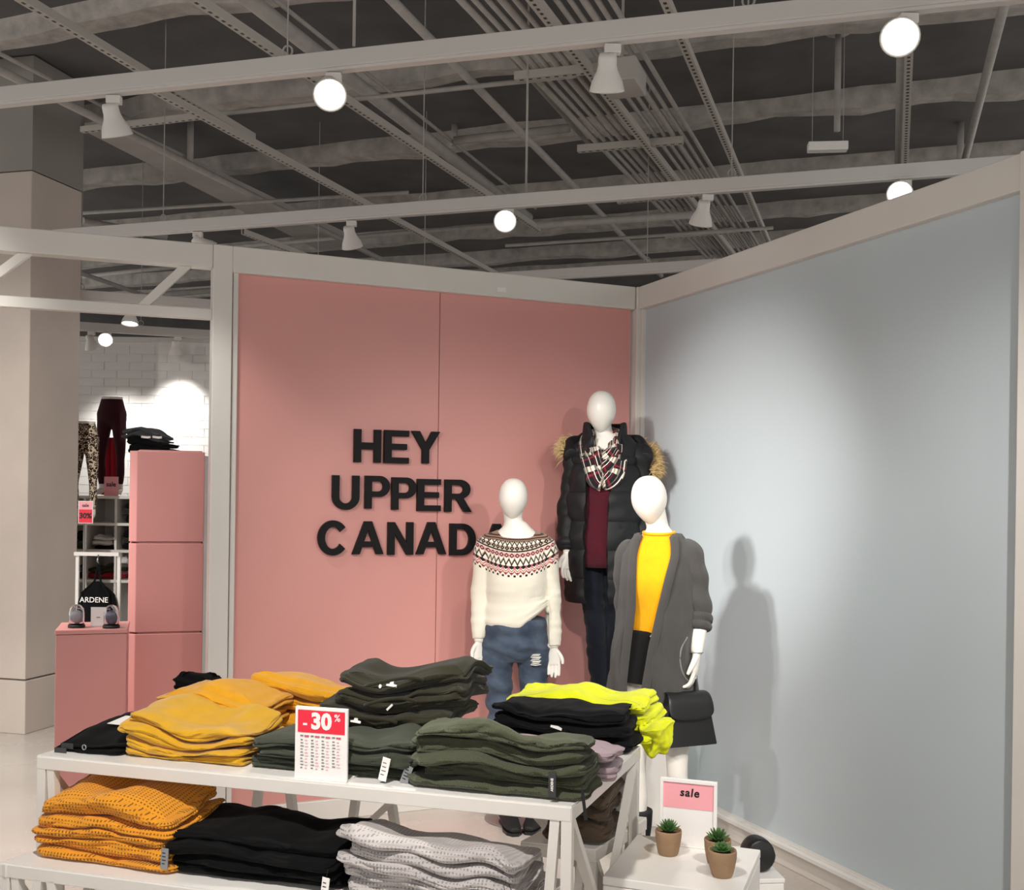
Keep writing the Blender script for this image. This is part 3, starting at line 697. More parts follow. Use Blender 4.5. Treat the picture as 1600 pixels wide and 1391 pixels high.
def hangtag(it, p, w_, h_, mat, tx=None, rx=0, ry=0, rz=0, name='hang_tag', ink=None):
    M = Matrix.Translation(p) @ Matrix.Rotation(rz, 4, 'Z') @ Matrix.Rotation(rx, 4, 'X') @ Matrix.Rotation(ry, 4, 'Y')
    o = MB().box((-w_ / 2, -.0012, -h_), (w_ / 2, .0012, 0)).build(name, mat, it[0]); o.matrix_local = M
    m = MB(); m.tube([(0, 0, -.004), (0, .004, .02)], .0008, 5); s_ = m.build('string', ink_black, o)
    if tx:
        t_ = text('print', tx[0], tx[1], tx[2], o, (0, -.0018, -h_ / 2), bold=.0003, M=FRONT @ Matrix.Rotation(PI / 2, 4, 'Z') if len(tx) < 4 else FRONT)
    elif ink:
        m = MB()
        for k in range(4): m.box((-w_ * .33, -.0018, -h_ * (.25 + .17 * k)), (w_ * (.1 + .06 * (k % 3)), -.0012, -h_ * (.25 + .17 * k) + .0025))
        m.build('print', ink, o)
    return o
mus = fabric('mustard_fleece', (216, 164, 30), 'plain', .95, sheen=.35)
mus_b = fabric('mustard_fleece_warm', (224, 160, 28), 'plain', .95, sheen=.35)
wafm = fabric('mustard_waffle_knit', (226, 150, 40), 'waffle', .95, .0105, strength=.9, dark=.6)
wafg = fabric('grey_waffle_knit', (188, 182, 180), 'waffle', .95, .0095, strength=.9, dark=.80)
olive = fabric('olive_rib_knit', (84, 88, 66), 'rib', .95, .0065, dark=.7)
olive2 = fabric('dark_olive_rib_knit', (66, 71, 56), 'rib', .95, .005, dark=.7)
olivd = fabric('dark_brown_olive_jersey', (53, 51, 37), 'rib', .9, .009, dark=.86, strength=.3)
maroon = fabric('maroon_jersey', (72, 28, 30))
blackf = fabric('black_jersey', (13, 13, 16), sheen=.03)
blackd = fabric('black_denim', (9, 9, 10), sheen=.02)
blackk = fabric('black_knit', (8, 8, 9), sheen=.02)
neon = fabric('neon_yellow_fleece', (214, 219, 24), 'plain', .95, sheen=.2)
lilac = fabric('dusty_lilac_knit', (166, 146, 152))
camo = fabric('brown_print_jersey', (82, 68, 54)); cream_f = fabric('cream_jersey', (222, 214, 198))
white_f = fabric('white_jersey', (226, 224, 220)); redf = fabric('red_jersey', (170, 28, 46))
def uvw(px0, py0, px1, py1, z=ZU):
    a = TUV(px0, py0, z); b_ = TUV(px1, py1, z); return a, b_, math.atan2(b_[1] - a[1], b_[0] - a[0])
# 1 black jeans, far left
a, b_, r = uvw(72, 1176, 178, 1182); W_ = b_[0] - a[0]
S1 = stack((a[0] + b_[0]) / 2 + .02, a[1] + .2, ZU, W_ + .03, .36, [.036, .036], blackd, 'folded_jeans', 'folded black jeans with waist patch', 'pair at the left table end', 'folded black jeans on the tall table', 11, 0, 1, 2, cr=.03, tilt=(.12, .3))
# 2 mustard sweaters, front
a, b_, r = uvw(182, 1184, 388, 1198)
S2 = stack((a[0] + b_[0]) / 2 - .005, a[1] + .145, ZU, b_[0] - a[0] + .01, .27, [.030, .030, .030, .034], mus, 'folded_sweater', 'smooth mustard sweater', 'front left mustard pile', 'mustard sweaters on the tall table', 23, -.02, [1, 2, 2, 1], 3, wr=1.5, amp=.36, tilt=(-.18, .1))
# 3 mustard mid, 4 mustard back
S3 = stack(.345, .40, ZU, .37, .23, [.045, .045, .05], mus_b, 'folded_sweater', 'mustard sweater with rolled right end', 'middle mustard pile behind the front one', 'mustard sweaters on the tall table', 37, -.02, [1, 1, 2], 2, wr=1.3, amp=.22, bulge=.1)
S4 = stack(.60, .60, ZU, .44, .22, [.056, .056, .064], mus_b, 'folded_sweater', 'warm mustard sweater with folded sleeve ends', 'back mustard pile', 'mustard sweaters on the tall table', 41, -.06, [1, 2, 1], 4, wr=1.3, amp=.25, tilt=(-.12, 0))
# 5 dark olive tops with printed necks
S5 = stack(.975, .40, ZU, .40, .27, [.042, .052, .057, .057, .060], [maroon, olivd, olivd, olivd, olivd], 'folded_shirt',
           ['maroon top at the bottom of the dark olive pile', 'dark olive top with white neck print, lowest olive one of the tall pile', 'dark olive top with round neck print, middle of the tall pile', 'dark olive top with shadowed open neck, second in the tall pile', 'dark olive top with white print, topmost of the tall pile'],
           '', 'dark tops in the tall middle pile', 53, .0, [1, 1, 1, 2, 1], 3, wr=1.6, amp=.22, jit=.016, offs=[(-.02, 0), (-.03, -.02), (-.02, -.01), (.015, .0), (.03, .02)])
# 6 olive ribbed, front centre
a, b_, r = uvw(384, 1204, 634, 1230)
S6 = stack((a[0] + b_[0]) / 2, a[1] + .12, ZU, b_[0] - a[0] + .01, .21, [.025, .026, .030], olive2, 'folded_sweater', 'dark green ribbed sweater', 'pile behind the red price sign', 'green ribbed sweaters on the tall table', 61, .01, [2, 1, 2], 4, wr=1.5, amp=.3, tilt=(.0, .05))
# 7 olive, front right
a, b_, r = uvw(636, 1232, 880, 1256)
S7 = stack((a[0] + b_[0]) / 2 + .022, a[1] + .105, ZU, b_[0] - a[0] + .055, .185, [.026, .028, .028, .029, .03], olive, 'folded_sweater', 'olive ribbed sweater', 'front right pile at the table corner', 'green ribbed sweaters on the tall table', 71, -.0, [1, 2, 1, 1, 2], 4, wr=1.6, amp=.28, tilt=(-.1, -.18))
# 8 lilac
u1_, v1_ = TUV(948, 1226)
S8 = stack(u1_ - .17, v1_ + .09, ZU, .36, .19, [.04, .045], lilac, 'folded_sweater', 'dusty lilac knit sweater', 'pair behind the olive corner pile', 'lilac sweaters on the tall table', 83, 0, [1, 1], 3, wr=1.4, amp=.2)
# 9 black jersey
u1_, v1_ = TUV(976, 1184)
S9 = stack(u1_ - .21, v1_ + .125, ZU, .43, .21, [.038, .038, .044], blackf, 'folded_shirt', 'black jersey top', 'black pile right of the olive ones', 'black tops on the tall table', 97, .0, [1, 1, 2], 3, wr=1.5, amp=.2, jit=.008)
# 10 neon
u1_, v1_ = TUV(1012, 1160)
S10 = stack(u1_ - .225, v1_ + .07, ZU, .47, .24, [.046, .048, .052], neon, 'folded_hoodie', 'neon yellow hoodie', 'bright pile at the right rear corner', 'neon yellow hoodies on the tall table', 101, .0, [1, 2, 1], 4, wr=1.9, amp=.22, jit=.015, offs=[(.02, 0), (0, 0), (-.01, 0)])
m = MB(); wv = Wave(5, (40, 40)); rr = []
for i in range(15):
    q = i / 14; ring = []
    for k in range(26):
        an = 2 * PI * k / 26; px_ = .056 * math.cos(an) * (1 - .5 * q ** 2); py_ = .10 * math.sin(an) * (1 - .5 * q)
        g = 1 + .11 * math.sin(5 * an + 4 * q) * min(1, 3 * q) + .09 * math.sin(3 * an - 7 * q + 1) + .07 * math.sin(11 * q + 2 * math.cos(an)) + (-.5 if i == 0 else 0) - (.45 if i == 14 else 0); ring.append((px_ * g + .012 * q, py_ * g, -q * .105 + .012 * float(wv(an * .05, q * .1 + 3))))
    rr.append(ring)
m.rings(rr); hb = S10[0]; me = apply_mods(m.mesh('sleeve'), [('SUBSURF', dict(levels=2, render_levels=2))]); wv = Wave(6, (90, 90, 120)); displace(me, lambda c: wv(*c.T) * .0025); sl = link(me, 'hanging_sleeve', neon, hb[0], (hb[1] / 2 - .018, -.02, .062), True)
# small things at the rear edge
u1_, v1_ = TUV(322, 1114)
S11 = stack(u1_, v1_ - .05, ZU, .15, .14, [.066, .066], blackd, 'folded_jeans', ['folded black jeans behind the mustard piles, bottom one', 'folded black jeans behind the mustard piles, top one'], '', 'folded black jeans on the tall table', 113, .3, 1, 2, cr=.02)
S15 = stack(.80, .60, ZU, .12, .18, [.05, .05], cream_f, 'folded_shirt', ['cream folded top wedged behind the dark olive pile, bottom one', 'cream folded top wedged behind the dark olive pile, top one'], '', 'cream tops on the tall table', 117, .0, 1, 2)
u1_, v1_ = TUV(262, 1140)
S16 = stack(u1_, v1_ + .05, ZU, .13, .20, [.038, .038], blackd, 'folded_jeans', ['folded black jeans with white tag behind the front mustard pile, bottom one', 'folded black jeans with white tag behind the front mustard pile, top one'], '', 'folded black jeans on the tall table', 119, .1, 1, 2)
# lower table
def LUV(px, py): return TUV(px, py, ZL)
a = LUV(40, 1344); b_ = LUV(240, 1360)
S12 = stack((a[0] + b_[0]) / 2 + .025, (a[1] + b_[1]) / 2 + .15, ZL, b_[0] - a[0] + .06, .29, [.032, .033, .022, .033, .046], wafm, 'folded_sweater', 'mustard waffle knit sweater', 'pile on the low table', 'mustard waffle sweaters on the low table', 131, -.02, [1, 1, 1, 1, 1], 3, wr=1.3, amp=.3, jit=.012, tilt=(-.05, 0))
a = LUV(262, 1366); b_ = LUV(510, 1394)
S13 = stack((a[0] + b_[0]) / 2 + .01, (a[1] + b_[1]) / 2 + .13, ZL, b_[0] - a[0] + .05, .25, [.030, .030, .031, .034], blackk, 'folded_sweater', 'black knit sweater', 'pile at the middle of the low table', 'black sweaters on the low table', 139, 0, 1, 3, wr=1.3, amp=.2)
a = LUV(528, 1402); b_ = LUV(800, 1428)
S14 = stack((a[0] + b_[0]) / 2 + .0, (a[1] + b_[1]) / 2 + .125, ZL, b_[0] - a[0] + .02, .24, [.026, .027, .028, .028, .032], wafg, 'folded_sweater', 'light grey waffle knit sweater', 'right pile on the low table', 'grey waffle sweaters on the low table', 149, .0, [1, 1, 2, 1, 1], 3, wr=1.6, amp=.28, tilt=(-.15, -.15), jit=.014)
p = RB + ex * .15 + ey * .15; p.z = ZL
S17 = stack(0, 0, 0, .20, .24, [.05, .05, .055], camo, 'folded_shirt', 'brown printed top', 'pile on the low table behind', 'brown tops under the tall table', 157, 0, 1, 3, wr=1.6, world=p)
# ---- prints, tags, collars on the garments
def patch(it, name, p, pts, mat, rx=0, rz=0, th=.0012, ry=0):
    n = len(pts); me = MB().hexa([(x, 0, z) for x, z in pts], [(x, -th, z) for x, z in pts]); o = me.build(name, mat, it[0]); o.matrix_local = Matrix.Translation(p) @ Matrix.Rotation(rz, 4, 'Z') @ Matrix.Rotation(rx, 4, 'X') @ Matrix.Rotation(ry, 4, 'Y'); return o
dot = [(.0045 * math.cos(i * PI / 5), .006 * math.sin(i * PI / 5)) for i in range(10)]
cap_ = [(-.016, -.006), (.016, -.009), (.016, -.002), (.006, .0), (.006, .009), (-.004, .009), (-.006, 0), (-.016, -.001)]
def collar(it, x0, x1, up, q0, r_=.005, fx=0):
    P = []
    for i in range(13):
        f = i / 12; x = x0 + (x1 - x0) * f; b0_ = at_front(it, x / (it[1] / 2), q0); P.append((x, b0_.y + .001 - .004 * math.sin(PI * f), b0_.z + up * math.sin(PI * f) ** .7))
    return MB().tube(P, (r_, r_ * .7), 8, ref=(0, 0, 1)).build('collar', it[0].data.materials[0], it[0], smooth=True)
for it, fx, c0, c1 in ((S5[4], -.12, -.11, .07), (S5[3], -.15, -.10, .06), (S5[2], -.32, -.15, .05), (S5[1], -.32, -.11, .04)):
    collar(it, c0, c1, .02, .45)
for it, fx in ((S5[4], -.12), (S5[2], -.36), (S5[1], -.36)):
    patch(it, 'neck_print', at_front(it, fx, .62) + Vector((.0, -.004, 0)), cap_, paper_white, -.3, 0); patch(it, 'size_dot', at_front(it, fx - .17, .58) + Vector((0, -.004, 0)), dot, paper_white, -.3)
patch(S5[3], 'size_strip', at_front(S5[3], -.1, .4) + Vector((0, -.003, 0)), [(-.003, -.012), (.003, -.012), (.003, .012), (-.003, .012)], paper_white, 0, 0, .001, .8)
patch(S5[2], 'size_strip', at_front(S5[2], -.5, .1) + Vector((0, -.004, 0)), [(-.005, -.012), (.004, -.012), (.005, .012), (-.003, .012)], paper_white)
for dx in (-.02, .02): patch(S5[1], 'size_strip', at_front(S5[1], -.48, .1) + Vector((dx, -.004, 0)), [(-.007, -.009), (.006, -.006), (.006, .008), (-.006, .007)], paper_white)
p_ = at_top(S1[1], -.02, -.1, .008); patch(S1[1], 'paper_tag', p_, [(-.045, -.022), (.03, -.03), (.05, .03), (-.015, .035)], paper_white, -PI / 2 + .25, .1)
p_ = at_top(S16[1], .0, -.2, .008); patch(S16[1], 'paper_tag', p_, [(-.04, -.02), (.04, -.02), (.05, .02), (-.03, .025)], paper_white, -PI / 2 + .3, .15)
for it in S1:
    b0_ = at_front(it, -.62, .5); patch(it, 'waist_patch', b0_ + Vector((0, -.003, 0)), [(-.02, -.008), (.02, -.008), (.02, .008), (-.02, .008)], tag_black)
P = [(at_front(S1[1], -.15 + .05 * math.cos(a_), .55).x, at_front(S1[1], -.2, .5).y - .004, at_front(S1[1], -.2, .5).z + .007 * math.sin(a_)) for a_ in [i * PI / 8 for i in range(16)]]
MB().tube(P, .0018, 6, closed=True, ref=(0, 1, 0)).build('stitched_loop', tag_grey, S1[1][0], smooth=True)
patch(S9[1], 'care_label', at_front(S9[1], -.02, .75) + Vector((0, -.004, 0)), [(-.018, .002), (.016, -.007), (.018, 0), (.006, .006), (-.016, .008)], paper_white)
patch(S9[0], 'size_strip', at_front(S9[0], -.9, .9) + Vector((0, -.006, 0)), [(-.003, -.012), (.002, -.012), (.005, .01), (0, .012)], paper_white)
hangtag(S7[2], at_front(S7[2], .66, .8) + Vector((0, -.006, 0)), .019, .062, tag_black, ('ARDENE', .0085, paper_white), rz=.05)
hangtag(S7[1], at_front(S7[1], .95, .3) + Vector((.0, -.006, 0)), .008, .075, black_leather, rz=.6, ry=-.15)
hangtag(S6[1], at_front(S6[1], .74, .75) + Vector((0, -.006, 0)), .022, .062, paper_white, ink=ink_grey, ry=.22)
hangtag(S6[0], at_front(S6[0], .97, 1.5) + Vector((0, -.006, 0)), .022, .05, tag_grey, ink=ink_black, ry=.35)
hangtag(S12[1], at_front(S12[1], .95, 1.3) + Vector((0.012, -.006, 0)), .021, .055, tag_grey, ink=ink_black, ry=.05)
hangtag(S13[1], at_front(S13[1], .93, .9) + Vector((.01, -.007, 0)), .020, .058, paper_white, ink=ink_black, ry=.12)
hangtag(S14[1], at_front(S14[1], .9, 1.5) + Vector((.01, -.007, 0)), .026, .075, tag_grey, ink=ink_grey, ry=-.25)
hangtag(S14[2], at_front(S14[2], .86, 1.0) + Vector((.02, -.008, 0)), .012, .06, black_leather, ry=-.5)
# ------------------------------------------------------------------ price signs
def holder(name, label, loc, rz, wd, ht, depth=.07):
    th = thing(name, label, 'sign', loc, rz)
    MB().box((-wd / 2, -.004, .0), (wd / 2, .004, ht)).build('frame', paper_white, th, bevel=.001)
    MB().box((-wd / 2, -.006, .0), (wd / 2, depth, .004)).build('foot', white_gloss, th, bevel=.001)
    return th
sb = PZ(502, 1219, ZU); ul = TUV(502, 1219)
sg = holder('price_sign', 'upright white card with red minus thirty percent block on table edge', TW_(ul[0], max(ul[1], .012), ZU), TANG + .02, .150, .192)
def card(name, x0, x1, z0, z1, mat, th, y=-.0045): return MB().box((x0, y - .0006, z0), (x1, y, z1)).build(name, mat, th)
for nm, x0, x1, z0, z1 in (('border', -.075, .075, .184, .192), ('border', -.075, .075, .0, .008), ('border', -.075, -.068, .008, .184), ('border', .068, .075, .008, .184)): card(nm, x0, x1, z0, z1, paper_white, sg, -.0042)
card('red_block', -.0675, .0675, .124, .183, paper_red, sg)
text('minus', '-', .038, paper_white, sg, (-.046, -.0056, .149), bold=.0012)
text('number', '30', .058, paper_white, sg, (.0, -.0056, .1535), bold=.0026, spacing=1.02)
text('percent', '%', .026, paper_white, sg, (.046, -.0056, .1665), bold=.0003)
mk, mp, mh = MB(), MB(), MB()
for cI in range(4):
    xx = -.058 + cI * .0305
    mk.box((xx - .002, -.0056, .1135), (xx + .0065, -.0045, .1165)); mh.box((xx + .010, -.0056, .112), (xx + .023, -.0045, .1165))
    for rI in range(10 if cI < 3 else 9):
        z0 = .103 - rI * .0082; k = .006 + .0015 * ((rI * 7 + cI * 3) % 3)
        mk.box((xx - .001, -.0056, z0), (xx - .001 + k, -.0045, z0 + .0022)); mp.box((xx + .012, -.0056, z0 - .0008), (xx + .012 + k, -.0045, z0 + .0012))
tag(mk.build('price_list', ink_grey, sg), kind='stuff'); tag(mp.build('price_list', ink_pink, sg), kind='stuff'); tag(mh.build('price_heading', plain('faded_red', (206, 96, 112), .6), sg), kind='stuff')
# ------------------------------------------------------------------ white plinth at the right with sign and succulents
q0 = PZ(942, 1369, .6); q1 = PZ(996, 1304, .6); q2 = PZ(1188, 1328, .6); q3 = q0 + (q2 - q1)
pc = (q0 + q1 + q2 + q3) / 4; qd = (q2 - q1).normalized(); qang = math.atan2(qd.y, qd.x)
pl = thing('plinth', 'white square plinth beside the tall table with succulents on top', 'plinth', (pc.x, pc.y, 0), qang)
R2 = Matrix.Rotation(-qang, 4, 'Z'); L4 = [R2 @ Vector((p.x - pc.x, p.y - pc.y, 0)) for p in (q0, q3, q2, q1)]
MB().hexa([p + Vector((0, 0, .0)) for p in L4], [p + Vector((0, 0, .575)) for p in L4]).build('body', white_gloss, pl, bevel=.003)
MB().hexa([p * 1.004 + Vector((0, 0, .576)) for p in L4], [p * 1.004 + Vector((0, 0, .6)) for p in L4]).build('top', white_gloss, pl, bevel=.003)
pb_ = PZ(1075, 1324, .6)
ss = holder('sale_sign', 'white framed card with pink sale block standing on the plinth', pb_, qang + .03, .164, .196, .06)
for nm, x0, x1, z0, z1 in (('border', -.082, .082, .186, .196), ('border', -.082, -.073, .0, .186), ('border', .073, .082, .0, .186)): MB().box((x0, -.009, z0), (x1, -.004, z1)).build(nm, paper_white, ss, bevel=.0008)
card('pink_block', -.073, .073, .112, .186, paper_pink, ss); text('word', 'sale', .033, ink_black, ss, (.003, -.0056, .158), bold=.0008, shear=.12, spacing=1.12)
pot_mat = plain('craft_paper_pot', (158, 128, 98), .9, 30, .12, bump=.25, bscale=120); soil = plain('dark_soil', (50, 38, 30), .95)
leaf_a = plain('succulent_green', (74, 118, 54), .45, 60, .25); leaf_b = plain('succulent_dark_green', (62, 98, 48), .45, 60, .3)
def leaf_mesh(L, wd, thk, up):
    rings = []
    for i in range(7):
        f = i / 6; ww = wd * (math.sin(PI * min(1, f * .82 + .16)) ** .8) * (1 if f < .98 else .2); tt = thk * (1 - f * .6) * (1 if f < .98 else .2); z = up * L * f ** 1.6
        rings.append([(math.cos(a_) * ww, L * f, z + math.sin(a_) * tt) for a_ in [k * PI / 3 for k in range(6)]])
    return MB().rings(rings).mesh('leaf')
def succulent(label, loc, scale, kind):
    th = thing('potted_succulent', label, 'plant', loc, 0, 'potted succulents on the white plinth')
    m = MB().lathe([(.0, 0), (.024, 0), (.0265, .004), (.031, .022), (.0345, .045), (.0355, .062), (.0345, .066), (.032, .064), (.031, .056), (.0, .056)], 26); wv = Wave(int(abs(loc[0]) * 999), (70, 70, 60))
    o = m.build('pot', pot_mat, th, smooth=True); displace(o.data, lambda c: wv(c[:, 0], c[:, 1], c[:, 2]) * .0006)
    MB().lathe([(.0, .054), (.031, .054), (.02, .058), (.0, .06)], 20).build('soil', soil, th, smooth=True)
    if kind == 'spiky': spec = [(11, .036, .0052, .003, .25, .30), (10, .033, .005, .003, .6, .75), (7, .028, .0045, .003, 1.0, 1.05), (4, .022, .004, .003, 1.5, 1.3)]
    else: spec = [(9, .030, .0085, .004, .2, .10), (8, .026, .008, .004, .45, .5), (6, .02, .007, .0035, .9, .9), (4, .014, .005, .003, 1.3, 1.2)]
    for li, (n, L, wd, tk, off, up) in enumerate(spec):
        me = leaf_mesh(L, wd, tk, .25); me.materials.append(leaf_a if (li % 2 == 0) == (kind == 'spiky') else leaf_b); me.polygons.foreach_set('use_smooth', [True] * len(me.polygons))
        for k in range(n):
            o = bpy.data.objects.new('leaf', me); COL.objects.link(o); o.parent = th
            o.rotation_euler = (up * .9 + random.uniform(-.08, .08), 0, 2 * PI * (k + off) / n + random.uniform(-.08, .08)); o.location = (0, 0, .060 + li * .003)
    th.scale = (scale,) * 3; return th
succulent('spiky succulent in a brown paper pot in front of the sale sign, left', PZ(1044, 1335, .6), 1.06, 'spiky')
succulent('dark succulent pot half hidden behind another pot at right', PZ(1121, 1350, .6), 1.06, 'spiky')
succulent('round-leaved succulent in a brown pot, nearest on the plinth', PZ(1128, 1369, .6), 1.08, 'round')
# ------------------------------------------------------------------ mannequins
def ering(cx, cy, z, rx, ryf, ryb, n=36, tilt=0, rot=0):
    out = []
    for k in range(n):
        a = 2 * PI * k / n; s_, c_ = math.sin(a), math.cos(a); ry = ryf if c_ > 0 else ryb
        x = rx * s_; y = -ry * c_; out.append(Vector((cx + x, cy + y, z + tilt * y)))
    return out
def limb(m, pts, rad, n=20, sub=4):
    """a tapering limb along a smooth path, rounded at both ends"""
    P = catmull(pts, sub); R = []
    L = len(pts)
    for i in range(len(P)):
        f = i / sub; k = min(int(f), L - 2); g = f - k; ra, rb = rad[k], rad[k + 1]
        ra = ra if isinstance(ra, tuple) else (ra, ra); rb = rb if isinstance(rb, tuple) else (rb, rb)
        R.append((ra[0] + (rb[0] - ra[0]) * g, ra[1] + (rb[1] - ra[1]) * g))
    m.tube(P, R, n, ref=(1, 0, 0)); return m
def egg(m, c, w_, d_, h_, lean=(0, 0), yaw=0):
    def fn(p):
        k = (1 - .36 * max(0, -p.z) ** 1.5) * (1 + .05 * max(0, p.z)); r_ = math.hypot(p.x, p.y); k *= (r_ ** -.13 if r_ > .02 else 1); q = Vector((p.x * k, p.y * k - .18 * max(0, -p.z) * .3, p.z)); return q
    o = len(m.v); m.ell((0, 0, 0), (w_ / 2, d_ / 2, h_ / 2), 28, 20, fn)
    M = Matrix.Translation(c) @ Matrix.Rotation(yaw, 4, 'Z') @ Matrix.Rotation(lean[0], 4, 'Y') @ Matrix.Rotation(lean[1], 4, 'X')
    for i in range(o, len(m.v)): m.v[i] = tuple(M @ Vector(m.v[i]))
def hand(parent, wrist, direction, side, name='hand', curl=.5, L=.165, twist=0, spread=1.0):
    """palm, four unequal fingers and a thumb; local frame: x across the palm, -z along the fingers, -y the back of the hand"""
    m = MB(); s = L / .175
    limb(m, [(0, 0, .03), (0, 0, 0), (0, 0, -.03), (0, .001, -.065), (0, .004, -.088)], [(.023, .019), (.024, .018), (.033, .0165), (.038, .015), (.036, .012)], 16)
    for k, (fx, ln) in enumerate(((-.029, .066), (-.010, .078), (.010, .074), (.029, .058))):
        P = [Vector((fx * .85, .002, -.072)), Vector((fx * spread, .004, -.092))]; a = .15 + .05 * k * 0
        d = Vector((fx * .6 * spread, 0, -1)).normalized(); p = P[-1].copy()
        for j, seg in enumerate((.45, .32, .23)):
            an = curl * (.35 + .55 * j); dd = Vector((d.x, math.sin(an), -math.cos(an))); p = p + dd * ln * seg; P.append(p.copy())
        limb(m, P, [.0095, .0095, .009, .0082, .006], 10, 3)
    sd = side
    limb(m, [(sd * .018, 0, -.012), (sd * .037, .004, -.035), (sd * .050, .012, -.060), (sd * .052, .022, -.085)], [.014, .0125, .0105, .007], 12)
    for i in range(len(m.v)): m.v[i] = tuple(Vector(m.v[i]) * s)
    me = remesh(m, name, .0028, 3, .4)
    d = Vector(direction).normalized(); q = d.to_track_quat('-Z', 'Y')
    o = link(me, name, skin, parent, None, True); o.matrix_local = Matrix.Translation(wrist) @ q.to_matrix().to_4x4() @ Matrix.Rotation(twist, 4, 'Z'); return o
def female_torso(m, c=(0, 0), w=1.0, low=.80):
    x, y = c
    R = [(.80, .085, .08, .09), (.84, .145, .10, .115), (.90, .165, .105, .12), (.97, .15, .10, .105), (1.06, .122, .088, .085), (1.13, .125, .092, .085), (1.21, .142, .118, .095), (1.27, .15, .122, .10), (1.33, .155, .098, .095), (1.385, .145, .075, .085), (1.42, .125, .064, .074), (1.445, .098, .056, .066), (1.468, .07, .05, .058), (1.49, .05, .046, .05)]
    m.rings([ering(x, y, z, rx * w, ryf, ryb) for z, rx, ryf, ryb in R if z >= low])
def leg_pts(hip, knee, ankle): return [Vector(hip) + Vector((0, 0, .06)), Vector(hip), Vector(hip).lerp(Vector(knee), .5), Vector(knee), Vector(knee).lerp(Vector(ankle), .35) + Vector((0, .012, 0)), Vector(ankle)]
LEGR = [.078, .072, .055, .043, .046, .031]
def body(parent, arms, legs, head, neck0, feet=True, tor=(0, 0), name='body', w=.92, low=.80):
    m = MB(); female_torso(m, tor, w, low)
    for sh, el, wr_ in arms: limb(m, [Vector(sh) + (Vector(tor[0:2] + (sh[2],)) - Vector(sh)) * .3, sh, Vector(sh).lerp(Vector(el), .5), el, Vector(el).lerp(Vector(wr_), .4), wr_], [.05, .05, .042, .036, .036, .024])
    for hp, kn, an in legs:
        limb(m, leg_pts(hp, kn, an), LEGR)
        if feet: limb(m, [Vector(an) + Vector((0, .03, -.03)), Vector(an) + Vector((0, 0, -.045)), Vector(an) + Vector((0, -.08, -.062)), Vector(an) + Vector((0, -.15, -.068))], [(.03, .03), (.034, .034), (.038, .024), (.03, .014)])
    hc = Vector(head); limb(m, [neck0, Vector(neck0).lerp(hc, .4) + Vector((0, .01, 0)), hc + Vector((0, .012, -.03))], [(.062, .058), (.046, .05), (.05, .055)])
    me = remesh(m, name, .008, 5); o = link(me, name, skin, parent, None, True); return o
def head_(parent, c, w_=.142, d_=.175, h_=.2, lean=(0, 0), yaw=0):
    m = MB(); egg(m, c, w_, d_, h_, lean, yaw); return m.build('head', skin, parent, smooth=True)
def pants(parent, name, legs, mat, ztop=1.0, tor=(0, 0), r0=1.12, rr=None, seedv=3, wr=.004, zcut=None):
    m = MB(); x, y = tor
    R = [(.81, .08, .08, .09), (.85, .145, .112, .122), (.90, .162, .120, .130), (.97, .155, .118, .118), (ztop, .148, .112, .112)]
    m.rings([ering(x, y, z, rx, a, b_) for z, rx, a, b_ in R])
    for hp, kn, an in legs: limb(m, leg_pts(hp, kn, an), rr or [q * r0 + .004 for q in LEGR])
    me = remesh(m, name, .007, 4); wv = Wave(seedv, (26, 26, 60)); w2 = Wave(seedv + 1, (60, 60, 120))
    displace(me, lambda c: (wv(c[:, 0], c[:, 1], c[:, 2]) * wr + w2(c[:, 0], c[:, 1], c[:, 2]) * wr * .3)); return link(me, name, mat, parent, None, True)
def boot(parent, an, mat, shaft=.12, name='boot', yaw=0, heel=.03):
    """ankle boot: shaft, vamp with a rounded toe, sole and heel"""
    a = Vector((0, 0, 0)); m = MB()
    m.rings([ering(0, .0, z, r_, r_ * f_, r_) for z, r_, f_ in ((shaft + .03, .046, 1.05), (shaft - .01, .045, 1.05), (.05, .043, 1.1), (-.01, .044, 1.3), (-.045, .043, 1.3))])
    limb(m, [(0, .045, -.045), (0, .0, -.035), (0, -.07, -.055), (0, -.13, -.066), (0, -.175, -.07)], [(.036, .030), (.043, .038), (.044, .030), (.040, .021), (.022, .012)])
    me = remesh(m, name, .006, 4); o = link(me, name, mat, parent, Vector(an), True, rz=yaw)
    s = MB(); out = [(.030, .055), (.036, .02), (.034, -.04), (.044, -.10), (.038, -.155), (.015, -.185)]; lo = out + [(-x, y) for x, y in reversed(out)]
    s.hexa([(x, y, -.095) for x, y in lo], [(x, y, -.080) for x, y in lo]); s.build('sole', black_leather, o)
    return o
def feet_floor(an): return Vector(an)
# ---- A: patterned white sweater, ripped jeans
A0x = PZ(797, 1291, 0)
mA = thing('mannequin', 'white egg-headed mannequin in patterned cream sweater and ripped jeans before the pink wall', 'mannequin', (A0x.x, A0x.y, 0), .03)
legsA = [((-.075, 0, .83), (-.055, -.02, .47), (-.015, .01, .095)), ((.102, 0, .83), (.110, -.03, .47), (.135, .03, .095))]
armsA = [((-.135, .0, 1.365), (-.160, .02, 1.12), (-.165, -.03, .90)), ((.155, .0, 1.365), (.190, .03, 1.11), (.200, -.03, .875))]
body(mA, armsA, legsA, (-.01, -.01, 1.59), (0, .01, 1.43), tor=(.012, 0), low=1.0, feet=False)
head_(mA, (-.008, -.02, 1.602), lean=(.03, .05))
hand(mA, (-.165, -.03, .90), (-.0, -.1, -1), 1, curl=.55, L=.15, twist=.5); hand(mA, (.200, -.03, .872), (.02, -.12, -1), -1, curl=.6, L=.15, twist=-.35)
jean, t, b = newmat('mid_blue_denim', (72, 88, 112), .9, spec=.15, sheen=.1)
